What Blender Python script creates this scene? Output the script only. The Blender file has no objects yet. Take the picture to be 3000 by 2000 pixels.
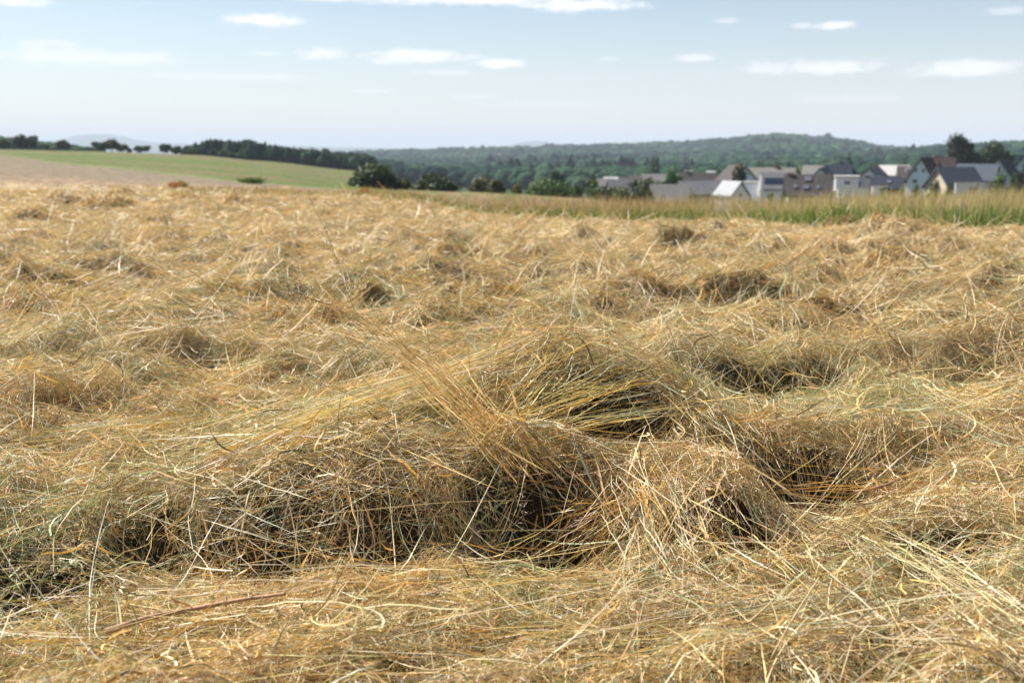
import bpy, math, random
import numpy as np
from mathutils import Vector

rng = np.random.default_rng(11)
random.seed(11)
sc = bpy.context.scene

# ------------------------------------------------------------------ camera
F = 2917.0                       # focal length in pixels of the 3000 px wide picture
PITCH = math.atan(570 / F)
CP, SP = math.cos(PITCH), math.sin(PITCH)
CAMZ = 1.0
cam_d = bpy.data.cameras.new("camera")
cam = bpy.data.objects.new("camera", cam_d)
sc.collection.objects.link(cam)
cam.location = (0, 0, CAMZ)
cam.rotation_euler = (math.pi / 2 - PITCH, 0, 0)
cam_d.sensor_width = 36.0
cam_d.lens = 36.0 * F / 3000.0
cam_d.clip_start = 0.05
cam_d.clip_end = 60000
cam_d.dof.use_dof = True
cam_d.dof.focus_distance = 2.75
cam_d.dof.aperture_fstop = 3.9
sc.camera = cam

# ------------------------------------------------------------------ light
SUN_EL = math.radians(46)
SUN_AZ = math.radians(-56)       # measured from +Y (view direction) towards +X
sund = Vector((math.sin(SUN_AZ) * math.cos(SUN_EL), math.cos(SUN_AZ) * math.cos(SUN_EL), math.sin(SUN_EL)))
sl = bpy.data.lights.new("sun", 'SUN')
sl.energy = 5.0
sl.angle = math.radians(0.5)
sl.color = (1.0, 0.95, 0.87)
so = bpy.data.objects.new("sun", sl)
so.rotation_euler = sund.to_track_quat('Z', 'Y').to_euler()
so.location = (0, 0, 60)
sc.collection.objects.link(so)

sc.view_settings.view_transform = 'Standard'
sc.view_settings.look = 'None'
sc.view_settings.exposure = 1.12
sc.view_settings.gamma = 1
sc.cycles.max_bounces = 8
sc.cycles.diffuse_bounces = 3
sc.cycles.volume_bounces = 0
sc.cycles.transparent_max_bounces = 4
sc.cycles.use_denoising = True


def raydir(px, py):
    u, v = (px - 1500) / F, (py - 1000) / F
    return Vector((u, CP - v * SP, -SP - v * CP))


class N:
    """tiny node-tree helper"""
    def __init__(s, nt):
        s.nt = nt

    def new(s, t, **k):
        n = s.nt.nodes.new(t)
        for a, b in k.items():
            setattr(n, a, b)
        return n

    def put(s, n, i, v):
        if v is None:
            return
        if isinstance(v, bpy.types.NodeSocket):
            s.nt.links.new(v, n.inputs[i])
        else:
            n.inputs[i].default_value = v

    def m(s, op, a, b=None, c=None, clamp=False):
        n = s.new('ShaderNodeMath', operation=op)
        n.use_clamp = clamp
        s.put(n, 0, a); s.put(n, 1, b); s.put(n, 2, c)
        return n.outputs[0]

    def mix(s, f, a, b):
        n = s.new('ShaderNodeMix', data_type='RGBA')
        s.put(n, 0, f); s.put(n, 6, a); s.put(n, 7, b)
        return n.outputs[2]

    def noise(s, vec, scale, detail=3, rough=.5, out=0):
        n = s.new('ShaderNodeTexNoise')
        if vec is not None:
            s.nt.links.new(vec, n.inputs['Vector'])
        n.inputs['Scale'].default_value = scale
        n.inputs['Detail'].default_value = detail
        n.inputs['Roughness'].default_value = rough
        return n.outputs[out]

    def rng(s, v, a, b, c, d, smooth=False):
        n = s.new('ShaderNodeMapRange')
        if smooth:
            n.interpolation_type = 'SMOOTHSTEP'
        s.put(n, 0, v)
        for i, q in enumerate((a, b, c, d)):
            n.inputs[i + 1].default_value = q
        return n.outputs[0]


# ------------------------------------------------------------------ sky
W = bpy.data.worlds.new("World")
sc.world = W
W.use_nodes = True
wn = W.node_tree
wn.nodes.clear()
g = N(wn)
sky = g.new('ShaderNodeTexSky', sky_type='NISHITA')
sky.sun_disc = False
sky.sun_elevation = SUN_EL
sky.sun_rotation = SUN_AZ
sky.altitude = 300
sky.air_density = 1.0
sky.dust_density = .3
sky.ozone_density = 1.0
SKY_STR = .054
tc = g.new('ShaderNodeTexCoord')
sep = g.new('ShaderNodeSeparateXYZ')
wn.links.new(tc.outputs['Generated'], sep.inputs[0])
X, Y, Z = sep.outputs
az = g.m('ARCTAN2', X, Y)
el = g.m('ARCSINE', Z)
comb = g.new('ShaderNodeCombineXYZ')
wn.links.new(az, comb.inputs[0])
wn.links.new(g.m('MULTIPLY', el, 2.4), comb.inputs[1])
n1 = g.noise(comb.outputs[0], 20, 6, .65)
n2 = g.noise(comb.outputs[0], 75, 5, .65)
nn = g.m('ADD', g.m('MULTIPLY', g.m('SUBTRACT', n1, .5), 1.9), g.m('MULTIPLY', g.m('SUBTRACT', n2, .5), 1.3))
# px, py, half width, half height, strength
CL = [(790, 62, 150, 24, .95), (945, 160, 85, 26, .8), (1230, 165, 190, 26, .85), (1150, 178, 90, 20, .6),
      (1462, 188, 85, 20, .9), (2455, 76, 65, 16, .85), (2350, 76, 30, 10, .5), (2040, 172, 75, 13, .6),
      (2400, 200, 260, 30, .75), (2810, 205, 190, 30, .75), (1380, -6, 420, 34, .95), (1700, 16, 190, 32, 1.0),
      (270, 172, 300, 30, .6), (20, 2, 100, 24, .9), (140, 130, 100, 12, .4), (780, 158, 60, 10, .4),
      (1320, 214, 130, 9, .4), (1090, 268, 80, 9, .4), (1400, 286, 70, 9, .35), (2130, 62, 40, 10, .35),
      (2950, 34, 60, 14, .35), (650, 226, 300, 14, .35), (2500, 292, 160, 14, .3), (1790, 174, 40, 9, .35),
      (980, -2, 140, 12, .7), (1640, 308, 200, 9, .25)]
tot = None
for (px, py, hw, hh, st) in CL:
    d = raydir(px, py).normalized()
    a0, e0 = math.atan2(d.x, d.y), math.asin(d.z)
    da = g.m('DIVIDE', g.m('SUBTRACT', az, a0), hw / F)
    de0 = g.m('SUBTRACT', el, e0)
    # flat base: the lower half falls off faster
    de = g.m('MAXIMUM', g.m('DIVIDE', de0, hh / F), g.m('DIVIDE', de0, -hh * .75 / F))
    r = g.m('SQRT', g.m('ADD', g.m('MULTIPLY', da, da), g.m('MULTIPLY', de, de)))
    v = g.m('ADD', g.m('SUBTRACT', 1.0, r), g.m('MULTIPLY', nn, .9))
    v = g.m('MULTIPLY', g.rng(v, -.05, .75, 0, 1, True), st)
    tot = v if tot is None else g.m('MAXIMUM', tot, v)
hz = g.m('POWER', g.rng(el, -.01, .26, 1.0, 0.0), 1.9)                      # pale summer haze low in the sky
skyc = g.mix(g.m('MULTIPLY', hz, .85), sky.outputs[0], (7.7,7.9,8.2, 1))
ccol = g.mix(tot, skyc, (9.6,9.7,10.0, 1))
bg = g.new('ShaderNodeBackground')
wn.links.new(ccol, bg.inputs[0])
bg.inputs[1].default_value = SKY_STR
wo = g.new('ShaderNodeOutputWorld')
wn.links.new(bg.outputs[0], wo.inputs[0])


# ------------------------------------------------------------------ helpers
def tag(o, label=None, cat=None, group=None, kind=None):
    if label: o["label"] = label
    if cat: o["category"] = cat
    if group: o["group"] = group
    if kind: o["kind"] = kind
    return o


def empty(name, loc, rz=0.0):
    o = bpy.data.objects.new(name, None)
    o.location = loc
    o.rotation_euler = (0, 0, rz)
    o.empty_display_size = .2
    sc.collection.objects.link(o)
    return o


def mesh_np(name, V, Fc, mat, col=None, smooth=True, parent=None, loops=4, fmat=None):
    """V (n,3), Fc (m,loops) numpy arrays to one mesh object"""
    V = np.ascontiguousarray(V, dtype=np.float32)
    Fc = np.ascontiguousarray(Fc, dtype=np.int32)
    me = bpy.data.meshes.new(name)
    me.vertices.add(len(V))
    me.vertices.foreach_set('co', V.ravel())
    me.loops.add(Fc.size)
    me.loops.foreach_set('vertex_index', Fc.ravel())
    me.polygons.add(len(Fc))
    me.polygons.foreach_set('loop_start', np.arange(0, Fc.size, loops, dtype=np.int32))
    me.polygons.foreach_set('loop_total', np.full(len(Fc), loops, dtype=np.int32))
    if smooth:
        me.polygons.foreach_set('use_smooth', np.ones(len(Fc), dtype=bool))
    if col is not None:
        a = me.color_attributes.new('col', 'FLOAT_COLOR', 'POINT')
        c4 = np.ones((len(V), 4), dtype=np.float32)
        c4[:, :3] = col
        a.data.foreach_set('color', c4.ravel())
    me.update(calc_edges=True)
    for m_ in (mat if isinstance(mat, (list, tuple)) else [mat]):
        me.materials.append(m_)
    o = bpy.data.objects.new(name, me)
    sc.collection.objects.link(o)
    if parent is not None:
        o.parent = parent
    return o


class MB:
    """collects quads for ONE mesh object"""
    def __init__(s):
        s.v, s.f = [], []

    def quad(s, a, b, c, d):
        n = len(s.v)
        s.v += [tuple(a), tuple(b), tuple(c), tuple(d)]
        s.f.append((n, n + 1, n + 2, n + 3))

    def box(s, x0, x1, y0, y1, z0, z1):
        n = len(s.v)
        s.v += [(x, y, z) for z in (z0, z1) for (x, y) in ((x0, y0), (x1, y0), (x1, y1), (x0, y1))]
        s.f += [tuple(n + i for i in q) for q in ((0, 3, 2, 1), (4, 5, 6, 7), (0, 1, 5, 4), (1, 2, 6, 5), (2, 3, 7, 6), (3, 0, 4, 7))]

    def prism(s, pts, d):
        """closed prism: polygon pts (3-D, planar) pushed by vector d"""
        n, k = len(s.v), len(pts)
        s.v += [tuple(p) for p in pts] + [tuple(Vector(p) + Vector(d)) for p in pts]
        s.f.append(tuple(range(n, n + k)))
        s.f.append(tuple(reversed(range(n + k, n + 2 * k))))
        for i in range(k):
            j = (i + 1) % k
            s.f.append((n + j, n + i, n + k + i, n + k + j))

    def build(s, name, mat, parent=None, smooth=False):
        me = bpy.data.meshes.new(name)
        me.from_pydata(s.v, [], s.f)
        me.update()
        import bmesh
        b = bmesh.new(); b.from_mesh(me)
        bmesh.ops.recalc_face_normals(b, faces=b.faces)
        b.to_mesh(me); b.free()
        if smooth:
            me.polygons.foreach_set('use_smooth', [True] * len(me.polygons))
        me.materials.append(mat)
        o = bpy.data.objects.new(name, me)
        sc.collection.objects.link(o)
        if parent is not None:
            o.parent = parent
        return o


# gradient noise in numpy
_perm = rng.permutation(4096).astype(np.int64)
_ga = rng.uniform(0, 2 * np.pi, 4096)
_gx, _gy = np.cos(_ga), np.sin(_ga)


def pn(x, y, seed=0):
    x = np.asarray(x, float) + seed * 17.31; y = np.asarray(y, float) - seed * 9.77
    xi = np.floor(x).astype(np.int64); yi = np.floor(y).astype(np.int64)
    fx, fy = x - xi, y - yi
    u = fx * fx * fx * (fx * (fx * 6 - 15) + 10); v = fy * fy * fy * (fy * (fy * 6 - 15) + 10)

    def gr(ix, iy, dx, dy):
        h = _perm[(_perm[ix & 4095] + iy) & 4095]
        return _gx[h] * dx + _gy[h] * dy
    a = gr(xi, yi, fx, fy); b = gr(xi + 1, yi, fx - 1, fy)
    c = gr(xi, yi + 1, fx, fy - 1); d = gr(xi + 1, yi + 1, fx - 1, fy - 1)
    return (a * (1 - u) + b * u) * (1 - v) + (c * (1 - u) + d * u) * v * 1.0


def fbm(x, y, o=4, seed=0, g_=.5):
    t, a = 0, 1.0
    for i in range(o):
        t = t + a * pn(x, y, seed + i * 3)
        x, y, a = np.asarray(x) * 2.03, np.asarray(y) * 2.03, a * g_
    return t


def sst(a, b, x):
    t = np.clip((x - a) / (b - a), 0, 1)
    return t * t * (3 - 2 * t)


# ------------------------------------------------------------------ far terrain, from a table of heights
# columns are compass directions (as picture columns), rows are distances; entries are the picture row the ground shows at
TC = np.array([-1500, 0, 300, 600, 800, 1050, 1200, 1400, 1700, 2000, 2250, 2420, 2560, 2700, 3000, 4500], float)
TT = {
    6:    [0] * 16,
    14:   [0] * 16,
    25:   [506, 522, 530, 536, 541, 549, 560, 590, 610, 618, 618, 615, 612, 605, 596, 590],
    40:   [480, 500, 520, 531, 540, 556, 585, 620, 650, 660, 660, 660, 660, 650, 640, 640],
    80:   [462, 474, 497, 513, 526, 546, 562, 600, 640, 660, 660, 660, 655, 650, 640, 640],
    110:  [450, 458, 484, 502, 520, 551, 556, 562, 580, 640, 655, 655, 645, 635, 620, 620],
    150:  [446, 449, 474, 492, 508, 545, 565, 585, 600, 640, 648, 645, 635, 620, 600, 600],
    200:  [444, 444, 462, 478, 495, 530, 570, 590, 600, 605, 605, 600, 595, 585, 565, 560],
    260:  [442, 440, 450, 463, 483, 512, 565, 590, 595, 578, 575, 573, 570, 562, 545, 540],
    320:  [441, 437, 443, 454, 472, 500, 560, 585, 590, 572, 568, 568, 565, 555, 535, 530],
    450:  [446, 444, 452, 466, 482, 506, 550, 565, 565, 556, 552, 548, 545, 535, 515, 510],
    700:  [448, 446, 455, 470, 484, 504, 532, 536, 530, 528, 520, 510, 512, 498, 480, 470],
    1100: [446, 446, 456, 468, 484, 500, 512, 508, 496, 496, 478, 474, 482, 458, 446, 440],
    1600: [446, 446, 454, 464, 476, 486, 486, 482, 470, 466, 440, 440, 464, 468, 462, 450],
    2100: [446, 446, 452, 462, 470, 466, 459, 455, 446, 435, 413, 427, 450, 462, 460, 450],
    2900: [448, 448, 452, 460, 468, 470, 466, 462, 456, 450, 440, 445, 455, 462, 460, 450],
    6000: [446, 445, 446, 450, 452, 452, 450, 450, 450, 448, 446, 446, 448, 450, 450, 446],
    9500: [430, 431, 432, 434, 436, 437, 437, 436, 436, 436, 436, 436, 437, 437, 437, 436],
    16000:[430, 431, 432, 434, 436, 437, 437, 436, 436, 436, 436, 436, 437, 437, 437, 436],
}
TD = np.array(sorted(TT), float)
TZ = np.zeros((len(TD), len(TC)))
for i_, d_ in enumerate(sorted(TT)):
    if d_ > 20:
        v_ = (np.array(TT[d_], float) - 1000) / F
        TZ[i_] = CAMZ + d_ * (-SP - v_ * CP) / (CP - v_ * SP)


def far_z(x, y):
    x = np.asarray(x, float); y = np.asarray(y, float)
    r = np.hypot(x, y) + 1e-6
    az_ = np.arctan2(x, y)
    ca = np.cos(az_)
    d = r * np.maximum(ca, .45)
    px = np.clip(1500 + F * np.tan(np.clip(az_, -.8, .8)) * CP, TC[0], TC[-1])
    ci = np.clip(np.searchsorted(TC, px) - 1, 0, len(TC) - 2)
    ct = (px - TC[ci]) / (TC[ci + 1] - TC[ci]); ct = ct * ct * (3 - 2 * ct) * .5 + ct * .5
    ld = np.log(np.clip(d, TD[0], TD[-1])); LD = np.log(TD)
    di = np.clip(np.searchsorted(LD, ld) - 1, 0, len(TD) - 2)
    dt = (ld - LD[di]) / (LD[di + 1] - LD[di])

    def row(k):
        k = np.clip(k, 0, len(TD) - 1)
        return TZ[k, ci] * (1 - ct) + TZ[k, ci + 1] * ct
    p0, p1, p2, p3 = row(di - 1), row(di), row(di + 1), row(di + 2)
    m1, m2 = (p2 - p0) * .35, (p3 - p1) * .35
    t2, t3 = dt * dt, dt ** 3
    z = (2 * t3 - 3 * t2 + 1) * p1 + (t3 - 2 * t2 + dt) * m1 + (-2 * t3 + 3 * t2) * p2 + (t3 - t2) * m2
    z = np.where(d < 6, 0, z)
    far = sst(8200, 9300, d)
    # blue hills on the horizon
    bump = lambda c, w, h: h * np.exp(-((px - c) / w) ** 2)
    mt = bump(330, 110, 95) + bump(500, 260, 45) + bump(80, 200, 40) + bump(1540, 70, 55) + bump(1640, 90, 40) + bump(900, 200, 20) + bump(2600, 300, 10)
    z = z + far * (mt + 14 * pn(px * .012, d * .0003, 5)) * sst(8200, 10000, d)
    return z


# ------------------------------------------------------------------ hay relief near the camera
def gd(px, py, z=0.05):
    d = raydir(px, py)
    t = (z - CAMZ) / d.z
    return d.x * t, d.y * t


BR_X = np.array([-4, -1.6, -1.05, -.62, -.26, .10, .31, .52, .74, 1.1, 1.5, 4])
BR_Z = np.array([0, .01, .07, .17, .26, .37, .39, .28, .13, .05, .05, 0])
BR_Y = np.array([3.0, 2.9, 2.85, 2.9, 3.0, 3.12, 3.15, 3.15, 3.2, 3.2, 3.2, 3.2])
# centre x, y, radius x, radius y, height, power (higher = steeper flanks)
FEAT = [
    (-.66, 2.56, .30, .20, .08, 2), (-.30, 2.50, .16, .12, .05, 2), (-.2, 2.60, .40, .17, .07, 4), (.46, 2.44, .20, .22, .20, 3),
    (.12, 2.62, .25, .13, .10, 4), (1.45, 3.1, .45, .4, .11, 2), (1.2, 2.35, .35, .35, .10, 2),
    (.88, 2.86, .28, .14, .12, 5), (.98, 4.05, .42, .16, .11, 4), (-1.5, 2.6, .35, .35, .03, 2), (1.0, 1.98, .5, .16, .06, 2),
    (-.62, 2.31, .20, .11, -.15, 3), (-.34, 2.30, .13, .08, -.14, 2), (-.93, 2.33, .10, .08, -.09, 2), (.08, 2.35, .18, .11, -.14, 3), (.85, 2.60, .18, .11, -.17, 4), (.28, 2.84, .18, .10, -.17, 3),
    (.98, 3.72, .32, .18, -.14, 3), (-.42, 2.95, .14, .09, -.06, 2), (1.05, 2.15, .2, .1, -.06, 2), (-1.1, 2.1, .2, .12, -.08, 2), (.52, 2.22, .14, .06, -.07, 2),
    (1.9, 4.1, .55, .3, .20, 3), (-1.7, 3.6, .5, .25, .12, 3),
]
# hay clumps standing out of the swath: px, py of the foot, width px, height factor
CLUMPS = [
    (70, 622, 105, .75, 'rounded brown hay clump nearest the left edge of the mown field'),
    (295, 595, 130, .8, 'large hay clump with a dark brown hollow in its front'),
    (180, 585, 90, .5, 'grey green hay clump just left of the clump with the brown hollow'),
    (450, 625, 70, .8, 'small upright tuft of hay with an orange foot'),
    (350, 566, 65, .6, 'far small hay tuft near the reddish margin on the left'),
    (550, 575, 60, .5, 'low grey hay tuft far off below the track end'),
    (690, 582, 60, .5, 'grey green tuft far off in front of the green field'),
    (500, 702, 190, .45, 'wide grey green hay heap with a ragged top at mid distance'),
    (622, 700, 45, .7, 'small round dark tuft beside the wide grey green heap'),
    (850, 762, 100, .5, 'dark hay clump left of the tall bent grass stalk'),
    (1068, 772, 80, .7, 'hay clump with a nearly black hollow right of the tall stalk'),
    (1085, 885, 70, .6, 'rounded small hay clump behind the golden fan of stalks'),
    (860, 985, 260, .38, 'broad hay heap with dark underside left of the central mound'),
    (60, 920, 260, .45, 'broad hay heap with shadowed front at the left edge'),
    (1440, 935, 150, .5, 'brown hay clump with two dark pits just behind the central mound'),
    (1840, 868, 170, .5, 'green streaked hay clump with dark pits behind the mound top'),
    (1960, 880, 90, .6, 'rounded brown hay clump right of the green streaked one'),
    (1350, 760, 150, .35, 'flat hay clump in the middle of the field'),
    (2020, 705, 150, .5, 'wide brown hay clump at mid distance in front of the grey barn roof'),
    (2340, 812, 200, .45, 'hay heap with a dark brown split in its front'),
    (2440, 740, 80, .8, 'pointed hay tuft standing above the split heap'),
    (2525, 800, 80, .9, 'upright dark hay tuft between the split heap and the rounded one'),
    (2655, 805, 130, .6, 'rounded brown hay tuft on the right of the three upright ones'),
    (2950, 1080, 260, .4, 'large orange brown hay heap at the right edge'),
    (2150, 890, 180, .35, 'low reddish hay heap right of the mound at mid distance'),
    (2480, 640, 110, .5, 'pale hay hump against the green grass margin'),
    (2700, 668, 200, .55, 'long pale hay hump in front of the green grass on the right'),
    (2090, 640, 90, .5, 'pale hay hump below the parasol at the field edge'),
    (2440, 960, 150, .3, 'low hay clump with a small black pit on the right'),
]
CLP = []
for (px, py, w, hf, lab) in CLUMPS:
    x_, y_ = gd(px, py, .03)
    dd = math.hypot(y_, .9)
    wr = w / F * dd * .5
    CLP.append((x_, y_ + wr * .8, wr * 1.2, wr * .8, 2 * wr * hf * .31, lab))


def relief_raw(x, y):
    wx = x + .10 * pn(x * 2.3, y * 2.3, 21); wy = y + .10 * pn(x * 2.3, y * 2.3, 24)
    near = np.exp(-(((x) / 1.7) ** 4 + ((y - 2.6) / .95) ** 4))
    lump = .42 * np.maximum(pn(wx * 1.15, wy * 1.35, 2) + .12, -.1) ** 1.0 * .42
    lump += .125 * pn(wx * 2.3, wy * 3.2, 6) + .075 * pn(wx * 5.0, wy * 6, 8)
    rid = 1 - np.abs(pn(wx * 1.6, wy * 2.4, 12)) * 2.4
    lump += .07 * np.clip(rid, 0, 1) ** 2
    h = lump * (1 - .78 * near) * (1 + .5 * sst(4.5, 7, y) - .85 * sst(10, 15, y))
    xr = x + .05 * pn(x * 4, y * 4, 31)
    rz, ry = np.interp(xr, BR_X, BR_Z), np.interp(xr, BR_X, BR_Y)
    dy = wy - ry
    prof = np.where(dy > 0, np.exp(-(dy / .42) ** 2), np.exp(-np.abs(dy / .36) ** 2.2))
    h = h + rz * .92 * prof
    for (cx, cy, rx, ryy, a, p) in FEAT:
        q = np.sqrt(((wx - cx) / rx) ** 2 + ((wy - cy) / ryy) ** 2)
        h = h + a * np.exp(-q ** p)
    for (cx, cy, rx, ryy, a, lab) in CLP:
        q2 = ((wx + .8 * rx * pn(x / rx * .9, y / rx * .9, 33) - cx) / rx) ** 2 + ((wy + .7 * ryy * pn(x / rx * .9, y / rx * .9, 37) - cy) / ryy) ** 2
        h = h + a * np.exp(-np.minimum(q2, 30) ** 1.7)
        # scooped front foot
        h = h - .22 * a * np.exp(-(((wx - cx) / (rx * .8)) ** 2 + ((wy - cy + ryy * 1.0) / (ryy * .35)) ** 2))
    h = h - .15 * sst(4.5, 10, y)
    fine = sst(7, 4, y)
    h = h + (.016 + .014 * fine) * pn(wx * 13, wy * 15, 15) + (.024 + .03 * fine) * pn(wx * 6.5, wy * 7.5, 17) + .006 * pn(x * 30, y * 30, 19)
    h = h - .03 * sst(10, 14, y) - .02 * sst(14, 18, y)
    pit = pn(wx * 4.3, wy * 5.6, 27)
    h = h - (.075 + .035 * fine) * sst(.24, .5, pit) * sst(16, 9, y)
    pit2 = pn(wx * 8.3, wy * 10.1, 29)
    h = h - .045 * fine * sst(.28, .5, pit2)
    return h


NU, NVV = 900, 1000
UMAX, Y0, Y1 = 1.3, .45, 45.0
ug = np.linspace(-UMAX, UMAX, NU)
yg = np.exp(np.linspace(math.log(Y0), math.log(Y1), NVV))
UU, YY = np.meshgrid(ug, yg)
XX = UU * YY
HG = relief_raw(XX, YY)
HG = HG * (1 - sst(30, 45, YY)) * sst(.45, 1.0, YY)
HG = HG * (1 - sst(1.05, 1.3, np.abs(UU))) + far_z(XX, YY)


def H(x, y):
    x = np.asarray(x, float); y = np.asarray(y, float)
    yc = np.clip(y, Y0, Y1 * .9999)
    u = np.clip(x / yc, -UMAX * .9999, UMAX * .9999)
    fi = (u + UMAX) / (2 * UMAX) * (NU - 1); fj = np.log(yc / Y0) / math.log(Y1 / Y0) * (NVV - 1)
    i = np.clip(fi.astype(int), 0, NU - 2); j = np.clip(fj.astype(int), 0, NVV - 2)
    a, b = fi - i, fj - j
    z = (HG[j, i] * (1 - a) + HG[j, i + 1] * a) * (1 - b) + (HG[j + 1, i] * (1 - a) + HG[j + 1, i + 1] * a) * b
    inside = (y > Y0) & (y < Y1) & (np.abs(x) < y * UMAX)
    if np.all(inside):
        return z
    return np.where(inside, z, far_z(x, y))


def hit(px, py, off=.01):
    """where the line of sight of a photo pixel meets the hay"""
    d = raydir(px, py)
    ts = np.concatenate([np.arange(.6, 8, .01), np.arange(8, 40, .05)])
    xs, ys, zs = d.x * ts, d.y * ts, CAMZ + d.z * ts
    k = np.nonzero(zs < H(xs, ys) + off)[0]
    k = k[0] if len(k) else len(ts) - 1
    return Vector((xs[k], ys[k], zs[k]))


# edge between hay and standing grass (ground plan)
EDGE = np.array([(-40, 21.6), (-6, 21.6), (-1.9, 22.3), (-1.0, 19.4), (1.2, 17.2), (3.0, 15.0), (4.3, 13.9), (7.0, 13.1), (12, 11.5), (30, 6)], float)


def edge_y(x):
    return np.interp(x, EDGE[:, 0], EDGE[:, 1]) + .35 * pn(np.asarray(x) * .9, 0, 3)


# ------------------------------------------------------------------ materials
def mat_col(name, rough=.5, transl=0.0, nscale=None, namp=.25, spec=.4, tcol=None):
    m = bpy.data.materials.new(name)
    m.use_nodes = True
    nt = m.node_tree
    nt.nodes.clear()
    q = N(nt)
    at = q.new('ShaderNodeAttribute', attribute_name='col')
    c = at.outputs['Color']
    if nscale:
        geo = q.new('ShaderNodeNewGeometry')
        nz = q.noise(geo.outputs['Position'], nscale, 3, .6)
        c = q.mix(1.0, c, c)
        hsv = q.new('ShaderNodeHueSaturation')
        nt.links.new(c, hsv.inputs['Color'])
        nt.links.new(q.rng(nz, .25, .75, 1 - namp, 1 + namp), hsv.inputs['Value'])
        c = hsv.outputs[0]
    p = q.new('ShaderNodeBsdfPrincipled')
    nt.links.new(c, p.inputs['Base Color'])
    p.inputs['Roughness'].default_value = rough
    p.inputs['Specular IOR Level'].default_value = spec
    out = q.new('ShaderNodeOutputMaterial')
    s = p.outputs[0]
    if transl > 0:
        t = q.new('ShaderNodeBsdfTranslucent')
        if tcol:
            mm = q.new('ShaderNodeMix', data_type='RGBA', blend_type='MULTIPLY')
            mm.inputs[0].default_value = 1
            nt.links.new(c, mm.inputs[6]); mm.inputs[7].default_value = tcol
            nt.links.new(mm.outputs[2], t.inputs[0])
        else:
            nt.links.new(c, t.inputs[0])
        mx = q.new('ShaderNodeMixShader')
        mx.inputs[0].default_value = transl
        nt.links.new(s, mx.inputs[1]); nt.links.new(t.outputs[0], mx.inputs[2])
        s = mx.outputs[0]
    nt.links.new(s, out.inputs[0])
    return m


def mat_plain(name, col, rough=.7, nscale=3.0, namp=.2, bump=0.0, metallic=0.0, spec=.4, wave=None):
    m = bpy.data.materials.new(name)
    m.use_nodes = True
    nt = m.node_tree
    q = N(nt)
    p = nt.nodes['Principled BSDF']
    geo = q.new('ShaderNodeTexCoord')
    nz = q.noise(geo.outputs['Object'], nscale, 5, .6)
    hsv = q.new('ShaderNodeHueSaturation')
    hsv.inputs['Color'].default_value = (*col, 1)
    v = q.rng(nz, .25, .75, 1 - namp, 1 + namp)
    if wave:
        w = q.new('ShaderNodeTexWave', bands_direction='Z')
        w.inputs['Scale'].default_value = wave
        w.inputs['Distortion'].default_value = .4
        nt.links.new(geo.outputs['Object'], w.inputs[0])
        v = q.m('MULTIPLY', v, q.rng(w.outputs[1], 0, 1, .82, 1.08))
    nt.links.new(v, hsv.inputs['Value'])
    nt.links.new(hsv.outputs[0], p.inputs['Base Color'])
    p.inputs['Roughness'].default_value = rough
    p.inputs['Metallic'].default_value = metallic
    p.inputs['Specular IOR Level'].default_value = spec
    if bump:
        b = q.new('ShaderNodeBump')
        b.inputs['Strength'].default_value = bump
        nt.links.new(nz, b.inputs['Height'])
        nt.links.new(b.outputs[0], p.inputs['Normal'])
    return m


M_HAY = mat_col('hay_straw', rough=.46, transl=.27, spec=.38, tcol=(1.0, .84, .52, 1))
M_STALK = mat_col('stalk_skin', rough=.4, transl=.1, spec=.5)
M_GRASS = mat_col('grass_blade', rough=.5, transl=.35, spec=.3, tcol=(1.0, 1.0, .6, 1))
M_LEAF = mat_col('leaf', rough=.55, transl=.25, spec=.3, tcol=(1.0, 1.0, .5, 1))
M_WOODS = mat_col('far_foliage', rough=1.0, transl=.08, spec=0.0, tcol=(1.0, 1.0, .5, 1))
M_BARK = mat_plain('bark', (.07, .05, .035), .9, 4, .3, .4)
M_WOOD = mat_plain('dry_stem_wood', (.34, .20, .11), .7, 40, .45, .5)

# ------------------------------------------------------------------ ground sheet
a_f = np.radians(np.arange(-46, 46.01, .14))
a_s = np.radians(np.arange(46, 314, 4.0)[1:])
azs = np.concatenate([a_f, a_s])
rs = np.concatenate([[.03, .2, .45, .7], np.exp(np.arange(math.log(.95), math.log(32), math.log(1.010))),
                     np.exp(np.arange(math.log(32), math.log(15500), math.log(1.035))), [15800]])
AZ, RR = np.meshgrid(azs, rs)
gx, gy = RR * np.sin(AZ), RR * np.cos(AZ)
gz = H(gx.ravel(), gy.ravel()).reshape(gx.shape)
gd_ = RR * np.maximum(np.cos(AZ), .45)
hayness = (1 - sst(24, 40, gd_))
beyond = gy > edge_y(gx)
gz = gz - np.where(beyond & (gd_ > 12), .03, (.035 + .055 * sst(7, 4, gd_)) * hayness)
gpx = np.clip(1500 + F * np.tan(np.clip(AZ, -.8, .8)) * CP, -3000, 6000)
n_lo = fbm(gx * .02, gy * .02, 4, 40); n_md = fbm(gx * .3, gy * .3, 4, 44); n_hi = fbm(gx * 2.2, gy * 2.2, 3, 47)
gz = gz + np.where(gd_ > 20, .05 * n_md + .02 * n_hi, 0) * (1 - sst(60, 300, gd_))


def C(*c):
    return np.array(c, float)


def lerp(a, b, t):
    return a * (1 - t[..., None]) + b * t[..., None]


col = np.zeros(gx.shape + (3,)) + C(.045, .030, .016)  # near bed painted dark, shade of the gaps and hollows put into its colour
col = lerp(col, C(.40, .31, .19), sst(3.2, 13, gd_))                       # fades to the thatch between the straws farther off
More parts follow.
